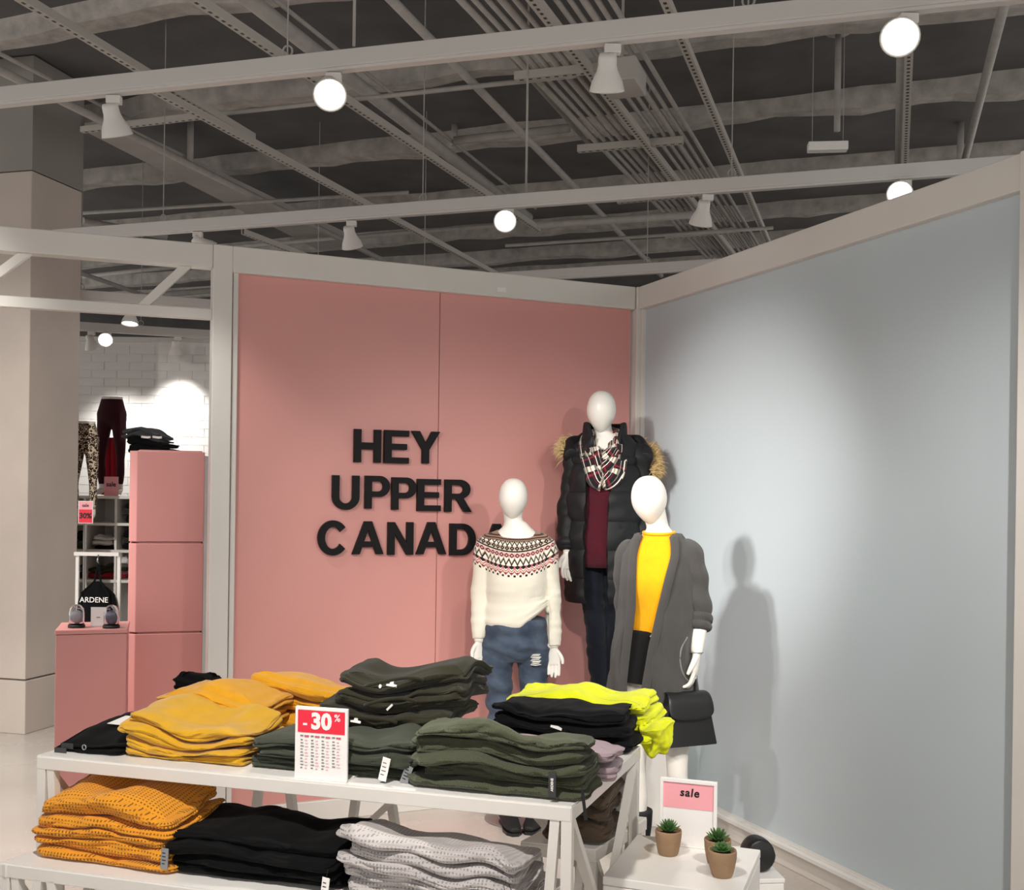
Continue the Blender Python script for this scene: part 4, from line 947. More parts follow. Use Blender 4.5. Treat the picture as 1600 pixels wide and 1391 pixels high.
c = coords(t); setcol(t, b, mixc(t, noise(t, c, 11, 6).smooth(.2, .8), lin((50, 60, 76)), lin((84, 96, 113)))); setbump(t, b, noise(t, c, 400, 2), .4, .002)
pants(mA, 'jeans', legsA, jean, 1.02, (.012, 0), 1.10, seedv=21, wr=.0042)
m = MB(); wv = Wave(8, (60, 60, 60))
for k in range(9):
    z = .805 + .006 * k; x0 = .085 + .004 * (k % 3); x1 = .135 - .004 * ((k * 2) % 3); m.tube([(x0, -.095 + .004 * (k % 2), z), ((x0 + x1) / 2, -.101, z + .002 * (k % 3) - .002), (x1, -.092, z + .001)], .0026, 6, ref=(0, 1, 0))
m.build('ripped_threads', plain('frayed_white_thread', (224, 222, 216), .9), bpy.data.objects['jeans'], smooth=True)
boot(mA, legsA[0][2], black_boot, .10, yaw=.2); boot(mA, legsA[1][2], black_boot, .10, yaw=-.3)
gb = MB().lathe([(.0, .0), (.17, .0), (.175, .004), (.17, .008), (.0, .008)], 36).build('base_plate', grey_metal, mA, (.05, .12, .0), True)
MB().tube([(.05, .12, .006), (.05, .12, .30), (.06, .05, .33)], .008, 10, ref=(0, 1, 0)).build('support_rod', chrome, mA, smooth=True)
# sweater
def sweater(parent, name, arms, mat, cuffs, hem, wid=1.0, neck=(.085, .072, 1.462, .40), tor=(0, 0), sl=(.058, .057, .051, .047, .042, .034), seed=31, wr=.004, vox=.006, sub=4, tuck=False):
    m = MB(); x, y = tor; nrx, nry, nz, nt = neck
    R = [(hem, .145, .115, .118, 0), (hem + .03, .160, .126, .128, 0), (hem + .10, .155, .122, .122, 0), (1.10, .142, .118, .112, 0), (1.20, .148, .134, .112, 0), (1.28, .154, .132, .114, .0), (1.345, .152, .108, .108, .05), (1.40, .135, .088, .095, .15), (1.435, .118, .078, .082, .3), (nz, nrx, nry, nry, nt)]
    m.rings([ering(x, y, z, rx * wid, a, b_, tilt=tl) for z, rx, a, b_, tl in R])
    for (sh, el, wr_), cf in zip(arms, cuffs):
        e_ = Vector(el).lerp(Vector(wr_), cf); limb(m, [Vector((sh[0] * .45 + x * .5, 0, sh[2] + .022)), Vector(sh), Vector(sh).lerp(Vector(el), .5), el, Vector(el).lerp(e_, .6), e_], list(sl))
    me = remesh(m, name, vox, 4); wv = Wave(seed, (14, 14, 34)); w2 = Wave(seed + 1, (40, 40, 70)); w3 = Wave(seed + 2, (8, 8, 110))
    def fn(c):
        low = np.clip((1.28 - c[:, 2]) / .2, 0.1, 1); return (wv(*c.T) * wr + w2(*c.T) * wr * .35 + w3(*c.T) * wr * .3) * low
    displace(me, fn)
    if tuck:                                             # the hem is hitched up on one side
        for v_ in me.vertices:
            if v_.co.z < hem + .16 and -.19 < v_.co.x < .175: v_.co.z += .75 * max(0, v_.co.x - .03) * max(0, 1 - (v_.co.z - hem) / .16)
    return link(me, name, mat, parent, None, True)
knit, t, b = newmat('fair_isle_knit', (232, 226, 210), .95, spec=.1, sheen=.2)
ob = coords(t); X, Y, Z = xyz(t, ob)
v = Z - X * X * 1.5
ang_ = X.m('ARCTAN2', (Y * -1) + .10) * .17
cream = lin((236, 230, 214)); brown = lin((62, 46, 40)); rose = lin((196, 120, 122)); dred = lin((110, 34, 48)); blk = lin((38, 34, 34)); tan = lin((190, 170, 152))
def tri(e, p): return (((e / p).frac() - .5).abs() * 2)          # 1 at the edges of each repeat, 0 in the middle
col = cream
def lay(mask, c_):
    global col
    col = mixc(t, mask, col, c_)
p = .021; tr_ = tri(ang_, p)
def diamond(z0, h, lo=.0, hi=1.0): d = ((v - z0) / h).abs() * .5 + tr_ * .5; return d.lt(hi * .5) * d.gt(lo * .5)
def zig(z0, h, w_): d = (v - z0) / h - tr_; return d.abs().lt(w_)
lay(band(v, 1.226, 1.236) * tri(ang_ + .01, p).lt(.38), blk)
lay(zig(1.238, .016, .30), rose); lay(zig(1.252, .014, .22), rose)
lay(diamond(1.244, .007, 0, .6), dred)
lay(band(v, 1.266, 1.280), rose); lay(diamond(1.273, .011, 0, .95), blk)
lay(zig(1.284, .026, .22), blk); lay(zig(1.293, .026, .12), tan)
lay(band(v, 1.318, 1.340), mixc(t, .6, cream, rose)); lay(diamond(1.328, .012, .42, 1.0), dred)
lay(band(v, 1.343, 1.351), brown)
lay(band(v, 1.353, 1.372), tan); lay(diamond(1.362, .013, .3, .95), blk)
lay(zig(1.374, .02, .25), blk); lay(band(v, 1.386, 1.41) * tr_.lt(.5), tan); lay(diamond(1.397, .010, .0, .7), blk)
lay(zig(1.41, .014, .25), rose)
nk = Z - Y * .32 - 1.432
lay(nk.gt(-.011), mixc(t, (nk * (2 * PI / .009)).sin().gt(0), brown, lin((150, 118, 100))))
setcol(t, b, col); setbump(t, b, (Z * (2 * PI / .006)).sin() * (X * (2 * PI / .008)).sin() * .6 + noise(t, ob, 200, 3), .4, .002)
swA = sweater(mA, 'sweater', armsA, knit, (.93, .96), .975, 1.0, neck=(.092, .08, 1.432, .32), tor=(.012, 0), tuck=True)
swA.data.materials[0] = knit
# ---- B: puffer coat on the plinth
Bf = PD(945, 700, 5.60); ZB = .457
m_ = PZ(868, 1274, 0); m2 = PZ(995, 1289, 0); pdv = (m2 - m_).normalized(); pba = math.atan2(pdv.y, pdv.x)
pB = thing('plinth', 'white square plinth under the mannequin in the black coat', 'plinth', (m_.x, m_.y, 0), pba)
MB().box((0, 0, 0), (.62, .34, ZB - .02)).build('body', white_gloss, pB, bevel=.003); MB().box((-.001, -.001, ZB - .019), (.621, .341, ZB)).build('top', white_gloss, pB, bevel=.003)
mB = thing('mannequin', 'tallest white mannequin in black padded coat with fur hood and plaid scarf', 'mannequin', (Bf.x, Bf.y, ZB), -.03)
legsB = [((-.075, 0, .84), (-.035, -.01, .47), (-.005, .01, .095)), ((.085, 0, .84), (.075, -.01, .47), (.085, .01, .095))]
armsB = [((-.140, .0, 1.365), (-.178, .02, 1.10), (-.188, -.05, .87)), ((.165, .0, 1.365), (.200, .02, 1.10), (.195, -.05, .87))]
body(mB, armsB, legsB, (-.02, -.01, 1.59), (0, .01, 1.43), tor=(.01, 0), low=1.0, feet=False); head_(mB, (-.022, -.03, 1.60), .150, .18, .215, lean=(.02, .06))
hand(mB, (-.188, -.05, .865), (-.02, -.2, -1), 1, curl=.7, L=.16, twist=.5); hand(mB, (.195, -.05, .865), (.02, -.1, -1), -1, curl=.6, L=.16, twist=-1.0)
navy = fabric('navy_stretch_denim', (24, 28, 38)); pants(mB, 'jeans', legsB, navy, 1.0, (.01, 0), 1.08, seedv=41, wr=.0025)
boot(mB, legsB[0][2], brown_boot, .06); boot(mB, legsB[1][2], brown_boot, .06)
burg = fabric('burgundy_rib_knit', (80, 22, 36), 'ribh', .95, .012, dark=.6)
mm = MB(); mm.rings([ering(.01, 0, z, rx, a, b_) for z, rx, a, b_ in ((.80, .165, .130, .12), (.84, .17, .138, .13), (.95, .165, .136, .125), (1.08, .148, .125, .11), (1.2, .158, .135, .105), (1.28, .165, .138, .11), (1.35, .16, .11, .1), (1.40, .12, .085, .09))])
mm.build('sweater', burg, mB, smooth=True)
nylon = plain('black_padded_nylon', (21, 22, 24), .62, spec=.32, bump=.12, bscale=140)
def open_shell(parent, name, rings, mat, n=56, thick=.02, mod=None, extra=None):
    """open-fronted shell: rings of (cx, cy, z, rx, ryf, ryb, open_left, open_right) with opening angles in radians"""
    rr = []
    for cx, cy, z, rx, ryf, ryb, ol, orr in rings:
        out = []
        for k in range(n + 1):
            a = orr + (2 * PI - ol - orr) * k / n; s_, c_ = math.sin(a), math.cos(a); ry = ryf if c_ > 0 else ryb; g = mod(a, z) if mod else 0
            out.append(Vector((cx + (rx + g) * s_, cy - (ry + g) * c_, z)))
        rr.append(out)
    m = MB(); m.rings(rr, closed=False)
    me = apply_mods(m.mesh(name), [('SOLIDIFY', dict(thickness=thick, offset=0)), ('BEVEL', dict(width=thick * .4, segments=3, limit_method='ANGLE'))])
    return me
def interp_rings(keys, n):
    zs = [k[2] for k in keys]; out = []
    for i in range(n):
        z = zs[0] + (zs[-1] - zs[0]) * i / (n - 1); j = 0
        while j < len(keys) - 2 and zs[j + 1] < z: j += 1
        a, b_ = keys[j], keys[j + 1]; f = (z - a[2]) / (b_[2] - a[2]); out.append(tuple(a[q] + (b_[q] - a[q]) * f for q in range(len(a))))
    return out
QB = .145
def quilt(z): return .015 * abs(math.sin(PI * (z - .60) / QB)) ** .45
wq = Wave(77, (3, 30)); wq2 = Wave(78, (7, 12))
keysB = [(.0, 0, .625, .165, .145, .15, .52, .12), (.0, 0, .66, .175, .155, .16, .55, .08), (.0, 0, .95, .176, .152, .15, .60, .04), (.0, 0, 1.15, .170, .150, .14, .58, .08), (.0, 0, 1.28, .166, .15, .14, .56, .26), (.0, 0, 1.37, .158, .125, .13, .55, .45), (.01, 0, 1.42, .145, .105, .115, .55, .55), (.01, 0, 1.47, .105, .095, .10, .65, .65)]
me = open_shell(mB, 'coat', interp_rings(keysB, 130), nylon, thick=.022, mod=lambda a, z: (quilt(z) if z < 1.36 else .006) + .004 * float(wq(a, z)) + .003 * float(wq2(a * 3, z * 8)))
coat = link(me, 'coat', nylon, mB, None, True)
for sh, el, wr_ in armsB:
    m = MB(); P = catmull([Vector(sh) * .75 + Vector((0, 0, .36)), sh, Vector(sh).lerp(Vector(el), .5), el, Vector(el).lerp(Vector(wr_), .5), Vector(wr_) + Vector((0, 0, .015))], 10); R = []
    acc = 0
    for i, q in enumerate(P):
        f = i / (len(P) - 1); acc += (P[i] - P[i - 1]).length if i else 0; R.append(.062 - .012 * f + .009 * abs(math.sin(PI * acc / .12)) ** .5 - (.014 if f > .95 else 0))
    m.tube(P, R, 24); me = apply_mods(m.mesh('sleeve'), [('SUBSURF', dict(levels=1, render_levels=1))]); wv = Wave(91, (26, 26, 50)); displace(me, lambda c: wv(*c.T) * .004); link(me, 'sleeve', nylon, coat, None, True)
# stand-up collar and folded hood with fur
def ck(z, r_, o_): return (-.0, .01, z, r_, r_ * .95, r_ * .95, o_, o_)
me = open_shell(mB, 'collar', interp_rings([ck(1.43, .118, .55), ck(1.48, .105, .7), ck(1.525, .102, .95), ck(1.545, .098, 1.1)], 12), nylon, thick=.024); link(me, 'collar', nylon, coat, None, True)
m = MB(); hp_ = catmull([(-.175, -.055, 1.365), (-.175, .03, 1.41), (-.11, .105, 1.44), (.01, .13, 1.455), (.13, .105, 1.44), (.20, .03, 1.40), (.205, -.055, 1.35)], 8)
m.tube(hp_, [(.045 + .022 * math.sin(PI * i / (len(hp_) - 1)), .038) for i in range(len(hp_))], 18, ref=(0, 0, 1)); me = apply_mods(m.mesh('hood'), [('SUBSURF', dict(levels=1, render_levels=1))]); wv = Wave(95, (30, 30, 40)); displace(me, lambda c: wv(*c.T) * .006); link(me, 'hood', nylon, coat, None, True)
fur_mat = plain('tan_fur', (222, 190, 136), .9, 50, .35); m = MB(); rf = random.Random(4)
fp = catmull([(-.205, -.01, 1.385), (-.205, .05, 1.425), (-.16, .12, 1.45), (.01, .185, 1.46), (.18, .12, 1.44), (.245, .045, 1.40), (.255, -.01, 1.33), (.25, -.02, 1.28)], 12)
for k in range(1300):
    i = rf.randrange(len(fp)); p_ = fp[i] + Vector((rf.gauss(0, .01), rf.gauss(0, .012), rf.gauss(0, .012))); out = Vector((p_.x * 1.3, p_.y - .02, .05)).normalized()
    d_ = (out + Vector((rf.gauss(0, .45), rf.gauss(0, .45), rf.gauss(-.1, .5)))).normalized() * rf.uniform(.03, .065); mid_ = p_ + d_ * .6 + Vector((0, 0, .003)); tip = p_ + d_ + Vector((0, 0, -.012)); w_ = .0022
    sd = d_.orthogonal().normalized() * w_; s2 = d_.cross(sd).normalized() * w_
    m.add([p_ + sd, p_ - sd * .5 + s2 * .8, p_ - sd * .5 - s2 * .8, mid_ + sd * .7, mid_ - sd * .35 + s2 * .6, mid_ - sd * .35 - s2 * .6, tip], [(0, 1, 4, 3), (1, 2, 5, 4), (2, 0, 3, 5), (3, 4, 6), (4, 5, 6), (5, 3, 6)])
o = m.build('fur_trim', fur_mat, coat); o['kind'] = 'stuff'
MB().hexa([(.065, -.165, .985), (.135, -.130, .945), (.135, -.118, .965), (.065, -.15, 1.005)], [(.070, -.168, 1.015), (.14, -.133, .975), (.14, -.125, .985), (.070, -.16, 1.025)]).build('pocket_flap', nylon, coat, bevel=.004)
# scarf
scm, t, b = newmat('plaid_scarf', (60, 50, 50), .95, spec=.1, sheen=.2)
uv = coords(t, 'UV'); u, v_, _ = xyz(t, uv)
pl1 = (v_ / .085).frac(); pl2 = (u / .055).frac()
c_ = mixc(t, pl1.gt(.62), lin((36, 30, 33)), lin((214, 206, 190))); c_ = mixc(t, pl2.gt(.55) * .75, c_, lin((36, 31, 34)))
c_ = mixc(t, band(pl1, .12, .22), c_, lin((120, 34, 48))); c_ = mixc(t, band(pl1, .62, .67), c_, lin((30, 26, 28))); c_ = mixc(t, band(pl2, .1, .17), c_, lin((232, 226, 214))); c_ = mixc(t, band(pl2, .75, .8), c_, lin((205, 198, 188))); c_ = mixc(t, band(pl2, .3, .36), c_, lin((110, 32, 44)))
setcol(t, b, c_); setbump(t, b, noise(t, uv, 300, 2), .4, .002)
scarf = None
for k, (wd_, zf, yf, zb_, r_) in enumerate(((.072, 1.30, -.130, 1.49, .040), (.086, 1.235, -.150, 1.475, .044), (.060, 1.35, -.118, 1.50, .032))):
    P = catmull([(-.02, .075, zb_), (-wd_ * .9, .03, zb_ - .01), (-wd_ * 1.05, -.06, 1.40), (-wd_ * .75, yf * .95, zf + .045), (-.025, yf, zf), (wd_ * .5, yf * .97, zf + .035), (wd_ * .75, -.07, 1.41), (wd_ * .75, .02, zb_)], 9, True)
    m = MB(); m.tube(P, [(r_ * 1.0, r_ * .62)] * len(P), 26, ref=(1, 0, 0), closed=True, mod=lambda s_, a_: 1 + .13 * math.sin(a_ * 5 + s_ * 6) + .08 * math.sin(a_ * 9 - s_ * 14))
    o = m.build('scarf' if k == 0 else 'loop', scm, mB if k == 0 else scarf, smooth=True); scarf = scarf or o
# ---- C: grey cardigan, yellow tee, black skirt
Cf = PD(1030, 800, 4.6)
mC = thing('mannequin', 'white mannequin in long grey cardigan and yellow tee holding a handbag', 'mannequin', (Cf.x, Cf.y, 0), -.36)
legsC = [((-.075, 0, .84), (-.080, -.03, .47), (-.07, -.02, .095)), ((.085, 0, .84), (.105, -.06, .47), (.115, .0, .095))]
armsC = [((-.132, .0, 1.37), (-.150, .05, 1.12), (-.115, .0, .94)), ((.140, .0, 1.37), (.178, .01, 1.13), (.178, -.055, .965))]
body(mC, armsC, legsC, (-.025, -.02, 1.60), (0, .01, 1.43), tor=(0, 0), w=.88, feet=False); head_(mC, (-.035, -.035, 1.605), .148, .18, .205, lean=(-.10, .12), yaw=-.1)
hR = hand(mC, (.178, -.055, .965), (-.05, -.10, -1), -1, curl=.85, L=.17, twist=-1.1); hand(mC, (-.115, .0, .94), (.25, -.1, -1), 1, curl=.5, L=.15)
MB().tube([(.178 + .027 * math.cos(a_), -.053 + .024 * math.sin(a_), .975) for a_ in [i * PI / 10 for i in range(20)]], .0016, 6, ref=(0, 0, 1), closed=True).build('wrist_seam', ink_grey, mC, smooth=True)
yel = fabric('golden_yellow_jersey', (236, 166, 18)); mm = MB()
mm.rings([ering(0, 0, z, rx, a, b_, tilt=tl) for z, rx, a, b_, tl in ((1.03, .13, .10, .095, 0), (1.06, .135, .105, .095, 0), (1.14, .135, .108, .095, 0), (1.22, .152, .135, .105, 0), (1.28, .158, .138, .108, 0), (1.34, .160, .112, .102, 0), (1.39, .15, .088, .092, 0), (1.425, .11, .075, .08, .1), (1.45, .075, .066, .07, .1), (1.478, .060, .058, .062, .1))])
me = apply_mods(mm.mesh('tee'), [('SUBSURF', dict(levels=2, render_levels=2))]); wv = Wave(61, (30, 30, 16)); displace(me, lambda c: wv(*c.T) * .004 * np.clip((1.3 - c[:, 2]) / .2, 0, 1)); tee = link(me, 'tee', yel, mC, None, True)
MB().tube([Vector(p) * 1.0 for p in ering(0, 0, 1.466, .065, .062, .066, 30, .1)], .007, 10, ref=(0, 0, 1), closed=True).build('neckband', yel, tee, smooth=True)
skm = fabric('black_skirt_denim', (22, 21, 22)); mm = MB()
mm.rings([ering(0, 0, z, rx, a, b_) for z, rx, a, b_ in ((.825, .158, .118, .130), (.84, .160, .12, .132), (.87, .160, .118, .13), (.92, .156, .115, .125), (.97, .146, .108, .115), (1.05, .138, .105, .10), (1.062, .138, .105, .10))])
me = apply_mods(mm.mesh('skirt'), [('SUBSURF', dict(levels=1, render_levels=1))]); sk = link(me, 'skirt', skm, mC, None, True)
MB().tube([(-.002, -.104, 1.036), (-.002, -.112, 1.036)], .010, 14, ref=(1, 0, 0)).build('button', chrome, sk, smooth=True)
car = fabric('charcoal_rib_cardigan', (76, 74, 72), 'rib', .95, .008, dark=.82, strength=.5)
keysC = [(-.02, 0.01, .755, .192, .165, .17, .46, .00), (-.02, 0.01, .85, .190, .165, .165, .46, .04), (-.01, 0, 1.0, .174, .152, .15, .48, .12), (.0, 0, 1.15, .160, .142, .135, .50, .26), (.0, 0, 1.28, .156, .148, .13, .50, .46), (.0, 0, 1.37, .150, .118, .122, .56, .60), (.0, 0, 1.42, .122, .095, .105, .68, .70), (.0, 0.005, 1.462, .088, .08, .088, .85, .85)]
wc = Wave(66, (3, 14)); 
me = open_shell(mC, 'cardigan', interp_rings(keysC, 60), car, thick=.014, mod=lambda a, z: .008 * float(wc(a * 2.0, z)) * min(1, max(0, (1.35 - z) * 3)))
cg = link(me, 'cardigan', car, mC, None, True)
for (sh, el, wr_), cf, full in zip(armsC, (1.0, .30), (True, False)):
    e_ = Vector(el).lerp(Vector(wr_), cf); m = MB(); P = catmull([Vector(sh) * .75 + Vector((0, 0, .36)), sh, Vector(sh).lerp(Vector(el), .5), el, Vector(el).lerp(e_, .5), e_], 8); L_ = len(P)
    m.tube(P, [.057 - .006 * min(1, 1.5 * i / L_) + (.004 * math.sin(i * 1.7) if not full and i > L_ * .6 else 0) for i in range(L_)], 24); me = apply_mods(m.mesh('sleeve'), [('SUBSURF', dict(levels=1, render_levels=1))]); wv = Wave(68, (30, 30, 40)); displace(me, lambda c: wv(*c.T) * .006); sl = link(me, 'sleeve', car, cg, None, True)
    if not full:
        d_ = (Vector(wr_) - Vector(el)).normalized()
        for j, (k0, k1, rr_) in enumerate(((-.055, -.012, .060), (-.02, .02, .057))): 
            m = MB(); Q = [e_ + d_ * (k0 + (k1 - k0) * i / 6) for i in range(7)]; m.tube(Q, [rr_ - .014 * abs(i - 3) ** 2 / 9 for i in range(7)], 24); me = apply_mods(m.mesh('cuff'), [('SUBSURF', dict(levels=1, render_levels=1))]); displace(me, lambda c: wv(*c.T) * .004); link(me, 'cuff', car, sl, None, True)
# ribbed front band and pocket of the cardigan
def shell_pt(keys, z, side, extra, off):
    k = interp_rings(keys, 200); r_ = min(k, key=lambda q: abs(q[2] - z)); cx, cy, zz, rx, ryf, ryb, ol, orr = r_; a = (orr + extra) if side > 0 else -(ol + extra)
    return Vector((cx + (rx + off) * math.sin(a), cy - ((ryf if math.cos(a) > 0 else ryb) + off) * math.cos(a), zz))
for sd in (1, -1):
    P = [shell_pt(keysC, z, sd, .03, .006) for z in [.755 + .7 * i / 30 for i in range(31)]]; MB().tube(P, [(.010, .019)] * 31, 10, ref=(0, 1, 0)).build('front_band', car, cg, smooth=True)
for i_ in range(1):
    P = [shell_pt(keysC, z, 1, ex_, .010) for z, ex_ in ((1.04, .85), (1.0, .72), (.95, .70), (.90, .78), (.86, .95), (.84, 1.15))]; MB().tube(catmull(P, 5), .004, 8, ref=(0, 0, 1)).build('pocket_edge', plain('light_grey_seam', (120, 119, 118), .9), cg, smooth=True)
for an in (legsC[0][2], legsC[1][2]):
    m = MB(); m.rings([ering(an[0], an[1] + .01, z, r_, r_, r_ * 1.1) for z, r_ in ((.03, .042), (.1, .042), (.16, .05), (.22, .058), (.285, .061))]); limb(m, [(an[0], an[1] + .05, .035), (an[0], an[1] - .01, .045), (an[0], an[1] - .09, .032), (an[0], an[1] - .16, .026)], [(.036, .03), (.043, .04), (.042, .026), (.026, .014)])
    me = remesh(m, 'boot', .006, 4); bt_ = link(me, 'boot', black_boot, mC, None, True)
MC = Matrix.Translation(mC.location) @ Matrix.Rotation(-.36, 4, 'Z')
gb = MB().lathe([(.0, .0), (.17, .0), (.175, .004), (.17, .008), (.0, .008)], 36).build('base_plate', grey_metal, mC, (.0, .14, .0), True)
# handbag
hw_ = MC @ Vector((.135, -.085, .885))
bg = thing('handbag', 'black structured leather handbag with front flap hanging from the cardigan mannequin hand', 'handbag', (hw_.x, hw_.y, hw_.z - .285), .40)
def trap(z): f = z / .21; return .125 - .035 * f, .060 - .026 * f
sec = []
for z in (0, .004, .06, .12, .18, .205):
    a_, d_ = trap(z); a_ -= .004 if z == 0 else 0; sec.append([Vector((sx * a_ * (1), sy * d_, z)) for sx, sy in ((-1, -1), (-.5, -1.04), (.5, -1.04), (1, -1), (1, 1), (.5, 1.02), (-.5, 1.02), (-1, 1))])
MB().rings(sec).build('body', black_leather, bg, bevel=.006, seg=3)
fl = []
for i, (y, z, wd_) in enumerate(((.03, .207, .096), (0, .216, .098), (-.03, .212, .100), (-.046, .19, .105), (-.055, .15, .110), (-.060, .118, .106), (-.0615, .105, .09))): fl.append([Vector((x * wd_, y - .004, z - .012 * abs(x) ** 3 * (1 if i > 4 else 0) * -1)) for x in (-1, -.7, -.3, .3, .7, 1)])
m = MB(); m.rings(fl, closed=False); me = apply_mods(m.mesh('flap'), [('SOLIDIFY', dict(thickness=.006, offset=0)), ('SUBSURF', dict(levels=1, render_levels=1))]); link(me, 'flap', black_leather, bg, None, True)
MB().tube(catmull([(-.05, 0, .205), (-.052, 0, .25), (-.035, 0, .285), (0, 0, .293), (.035, 0, .285), (.052, 0, .25), (.05, 0, .205)], 6), (.007, .006), 10, ref=(0, 1, 0)).build('handle', black_leather, bg, smooth=True)
for sx in (-1, 1):
    MB().lathe([(.0, 0), (.007, 0), (.007, .004), (.0, .006)], 14, Matrix.Translation((sx * .103, 0, .165)) @ Matrix.Rotation(sx * PI / 2, 4, 'Y')).build('ring', chrome, bg, smooth=True)
# ------------------------------------------------------------------ pink boxes at the left
pb1 = PD(212, 900, 5.25); pz = PD(212, 703, 5.25).z
px_ = thing('pink_cabinet', 'tall pink laminate column of three stacked boxes beside the wall post', 'display box', (pb1.x, 5.25, 0), .30)
zz = [0, PD(212, 990, 5.25).z, PD(212, 848, 5.25).z, pz]; wbx = PD(315, 800, 5.25).x - pb1.x
for i in range(3):
    z0, z1 = zz[i] + (.004 if i else 0), zz[i + 1] - .004
    MB().hexa([(0, 0, z0), (wbx, 0, z0), (wbx, .34, z0), (-.035, .34, z0), (-.035, .035, z0)], [(0, 0, z1), (wbx, 0, z1), (wbx, .34, z1), (-.035, .34, z1), (-.035, .035, z1)]).build('box', pink_box, px_, bevel=.003)
    MB().hexa([(.012, .012, z1 - .002), (wbx - .012, .012, z1 - .002), (wbx - .012, .32, z1 - .002), (-.02, .32, z1 - .002)], [(.012, .012, z1 + .006), (wbx - .012, .012, z1 + .006), (wbx - .012, .32, z1 + .006), (-.02, .32, z1 + .006)]).build('joint', pink_box, px_)
ps = PD(87, 985, 4.75); ps1 = PD(192, 980, 4.75); zt = ps.z
p2 = thing('pink_pedestal', 'low pink pedestal with two glass domes on top', 'display box', (ps.x, 4.75, 0), .31)
MB().box((0, 0, 0), (ps1.x - ps.x, .30, zt - .022)).build('body', pink_box, p2, bevel=.003); MB().box((-.003, -.003, zt - .02), (ps1.x - ps.x + .003, .303, zt)).build('top', pink_box, p2, bevel=.003)
glass = plain('clear_glass', (240, 242, 246), .03, trans=1.0)
for px, lab, fc in ((111, 'glass dome on a black base with pale filling, left on the pink pedestal', (196, 190, 192)), (166, 'glass dome on a black base with purple-grey filling, right on the pink pedestal', (112, 104, 124))):
    q = PD(px, 984, 4.80); th = thing('glass_dome', lab, 'dome', (q.x, 4.80 + .06, zt)); k = 1.0
    MB().lathe([(.0, 0), (.036, 0), (.037, .004), (.036, .013), (.0, .014)], 24).build('base', ink_black, th, smooth=True)
    MB().lathe([(.033, .0145), (.033, .065), (.029, .085), (.019, .098), (.008, .103), (.0, .1035), (.0, .1015), (.008, .101), (.018, .096), (.0275, .084), (.031, .065), (.031, .0145)], 28).build('dome', glass, th, smooth=True)
    m = MB(); wv = Wave(px, (60, 60, 60)); m.ell((0, 0, .048), (.026, .026, .032), 18, 12); o = m.build('filling', fabric('fuzzy_filling', fc), th, smooth=True); displace(o.data, lambda c: wv(*c.T) * .003)
q = PD(140, 982, 4.80); th = thing('blank_card', 'small white card standing between the glass domes', 'card', (q.x, 4.80 + .1, zt), .05)
MB().box((-.033, -.002, 0), (.033, .002, .088)).build('sheet', paper_white, th); MB().box((-.033, -.002, 0), (.033, .04, .003)).build('foot', paper_white, th); MB().box((-.007, -.003, .04), (.009, -.002, .044)).build('print', ink_grey, th)
rp = PD(196, 1000, 5.6); th = thing('metal_upright', 'slim grey metal rail standing between the two pink boxes', 'rail', (rp.x, 5.6, 0))
MB().box((-.012, -.012, 0), (.012, .012, PD(196, 1010, 5.6).z)).build('post', grey_metal, th); MB().box((-.03, -.02, PD(196, 1010, 5.6).z), (.04, .02, PD(196, 1000, 5.6).z)).build('bracket', ink_black, th)
# ------------------------------------------------------------------ shelving and clothes in the back room
DB = 8.4
def X_(px): return PD(px, 800, DB).x
def Z_(py, px=160): return PD(px, py, DB).z
sx0, sx1 = X_(60), X_(206)
sh = thing('shelf_unit', 'white open shelving unit full of folded clothes behind the column', 'shelving', (sx0, DB, 0))
W_ = sx1 - sx0
zs_ = [Z_(775), Z_(817), Z_(859), Z_(906), Z_(990)]
for z in zs_: MB().box((0, -.01, z - .022), (W_, .40, z)).build('shelf', white_gloss, sh, bevel=.002)
for px in (60, 132, 181, 206): x = X_(px) - sx0; MB().box((max(0, x - .009), .0, 0), (min(W_, x + .009), .40, zs_[0] - .022)).build('divider', white_gloss, sh)
MB().box((0, .40, 0), (W_, .42, zs_[0])).build('back_panel', white_gloss, sh)
def pile(px, z, W, D, hs, mats, labs, grp, seed, dy=.18):
    stack(0, 0, 0, W, D, hs, mats, 'folded_shirt', labs, '', grp, seed, rot=-TANG, world=Vector((X_(px), DB + dy, z)), wr=1.2, ns=2, cr=.02)
pile(157, zs_[2], .17, .22, [.035, .045, .04], [blackf, white_f, white_f], ['dark top under white ones in the back shelf cubby', 'white folded top, middle of the cubby pile behind the column', 'white folded top, topmost of the cubby pile behind the column'], 'clothes in the back shelves', 201)
pile(160, zs_[3], .28, .24, [.05, .05], [redf, olivd], ['red folded top at the bottom of the lower shelf pile', 'dark folded top over the red one on lower shelf'], 'clothes in the back shelves', 205)
pile(183, zs_[3] + .115, .13, .18, [.04], [white_f], 'white folded top lying on the dark lower-shelf pile', 'clothes in the back shelves', 209)
pile(197, zs_[1], .12, .22, [.05, .05, .04], [blackf, olivd, blackf], ['dark top at the bottom of the upper right cubby', 'olive dark top, middle of the upper right cubby', 'dark top, topmost in the upper right cubby'], 'clothes in the back shelves', 213)
pile(197, zs_[2], .12, .22, [.05, .05, .05], [blackf, olivd, blackf], ['dark top at the bottom of the middle right cubby', 'olive dark top, middle of the middle right cubby', 'dark top, topmost in the middle right cubby'], 'clothes in the back shelves', 217)
pile(118, zs_[2], .10, .22, [.06, .06], [olivd, blackf], ['dark top at the bottom of the left cubby by the column', 'dark top on the top of left cubby pile by the column'], 'clothes in the back shelves', 221)
pile(120, zs_[3], .10, .22, [.06, .06], [blackf, jean], ['dark jeans under blue ones on lower shelf by the column', 'blue jeans folded on lower shelf by the column'], 'clothes in the back shelves', 225)
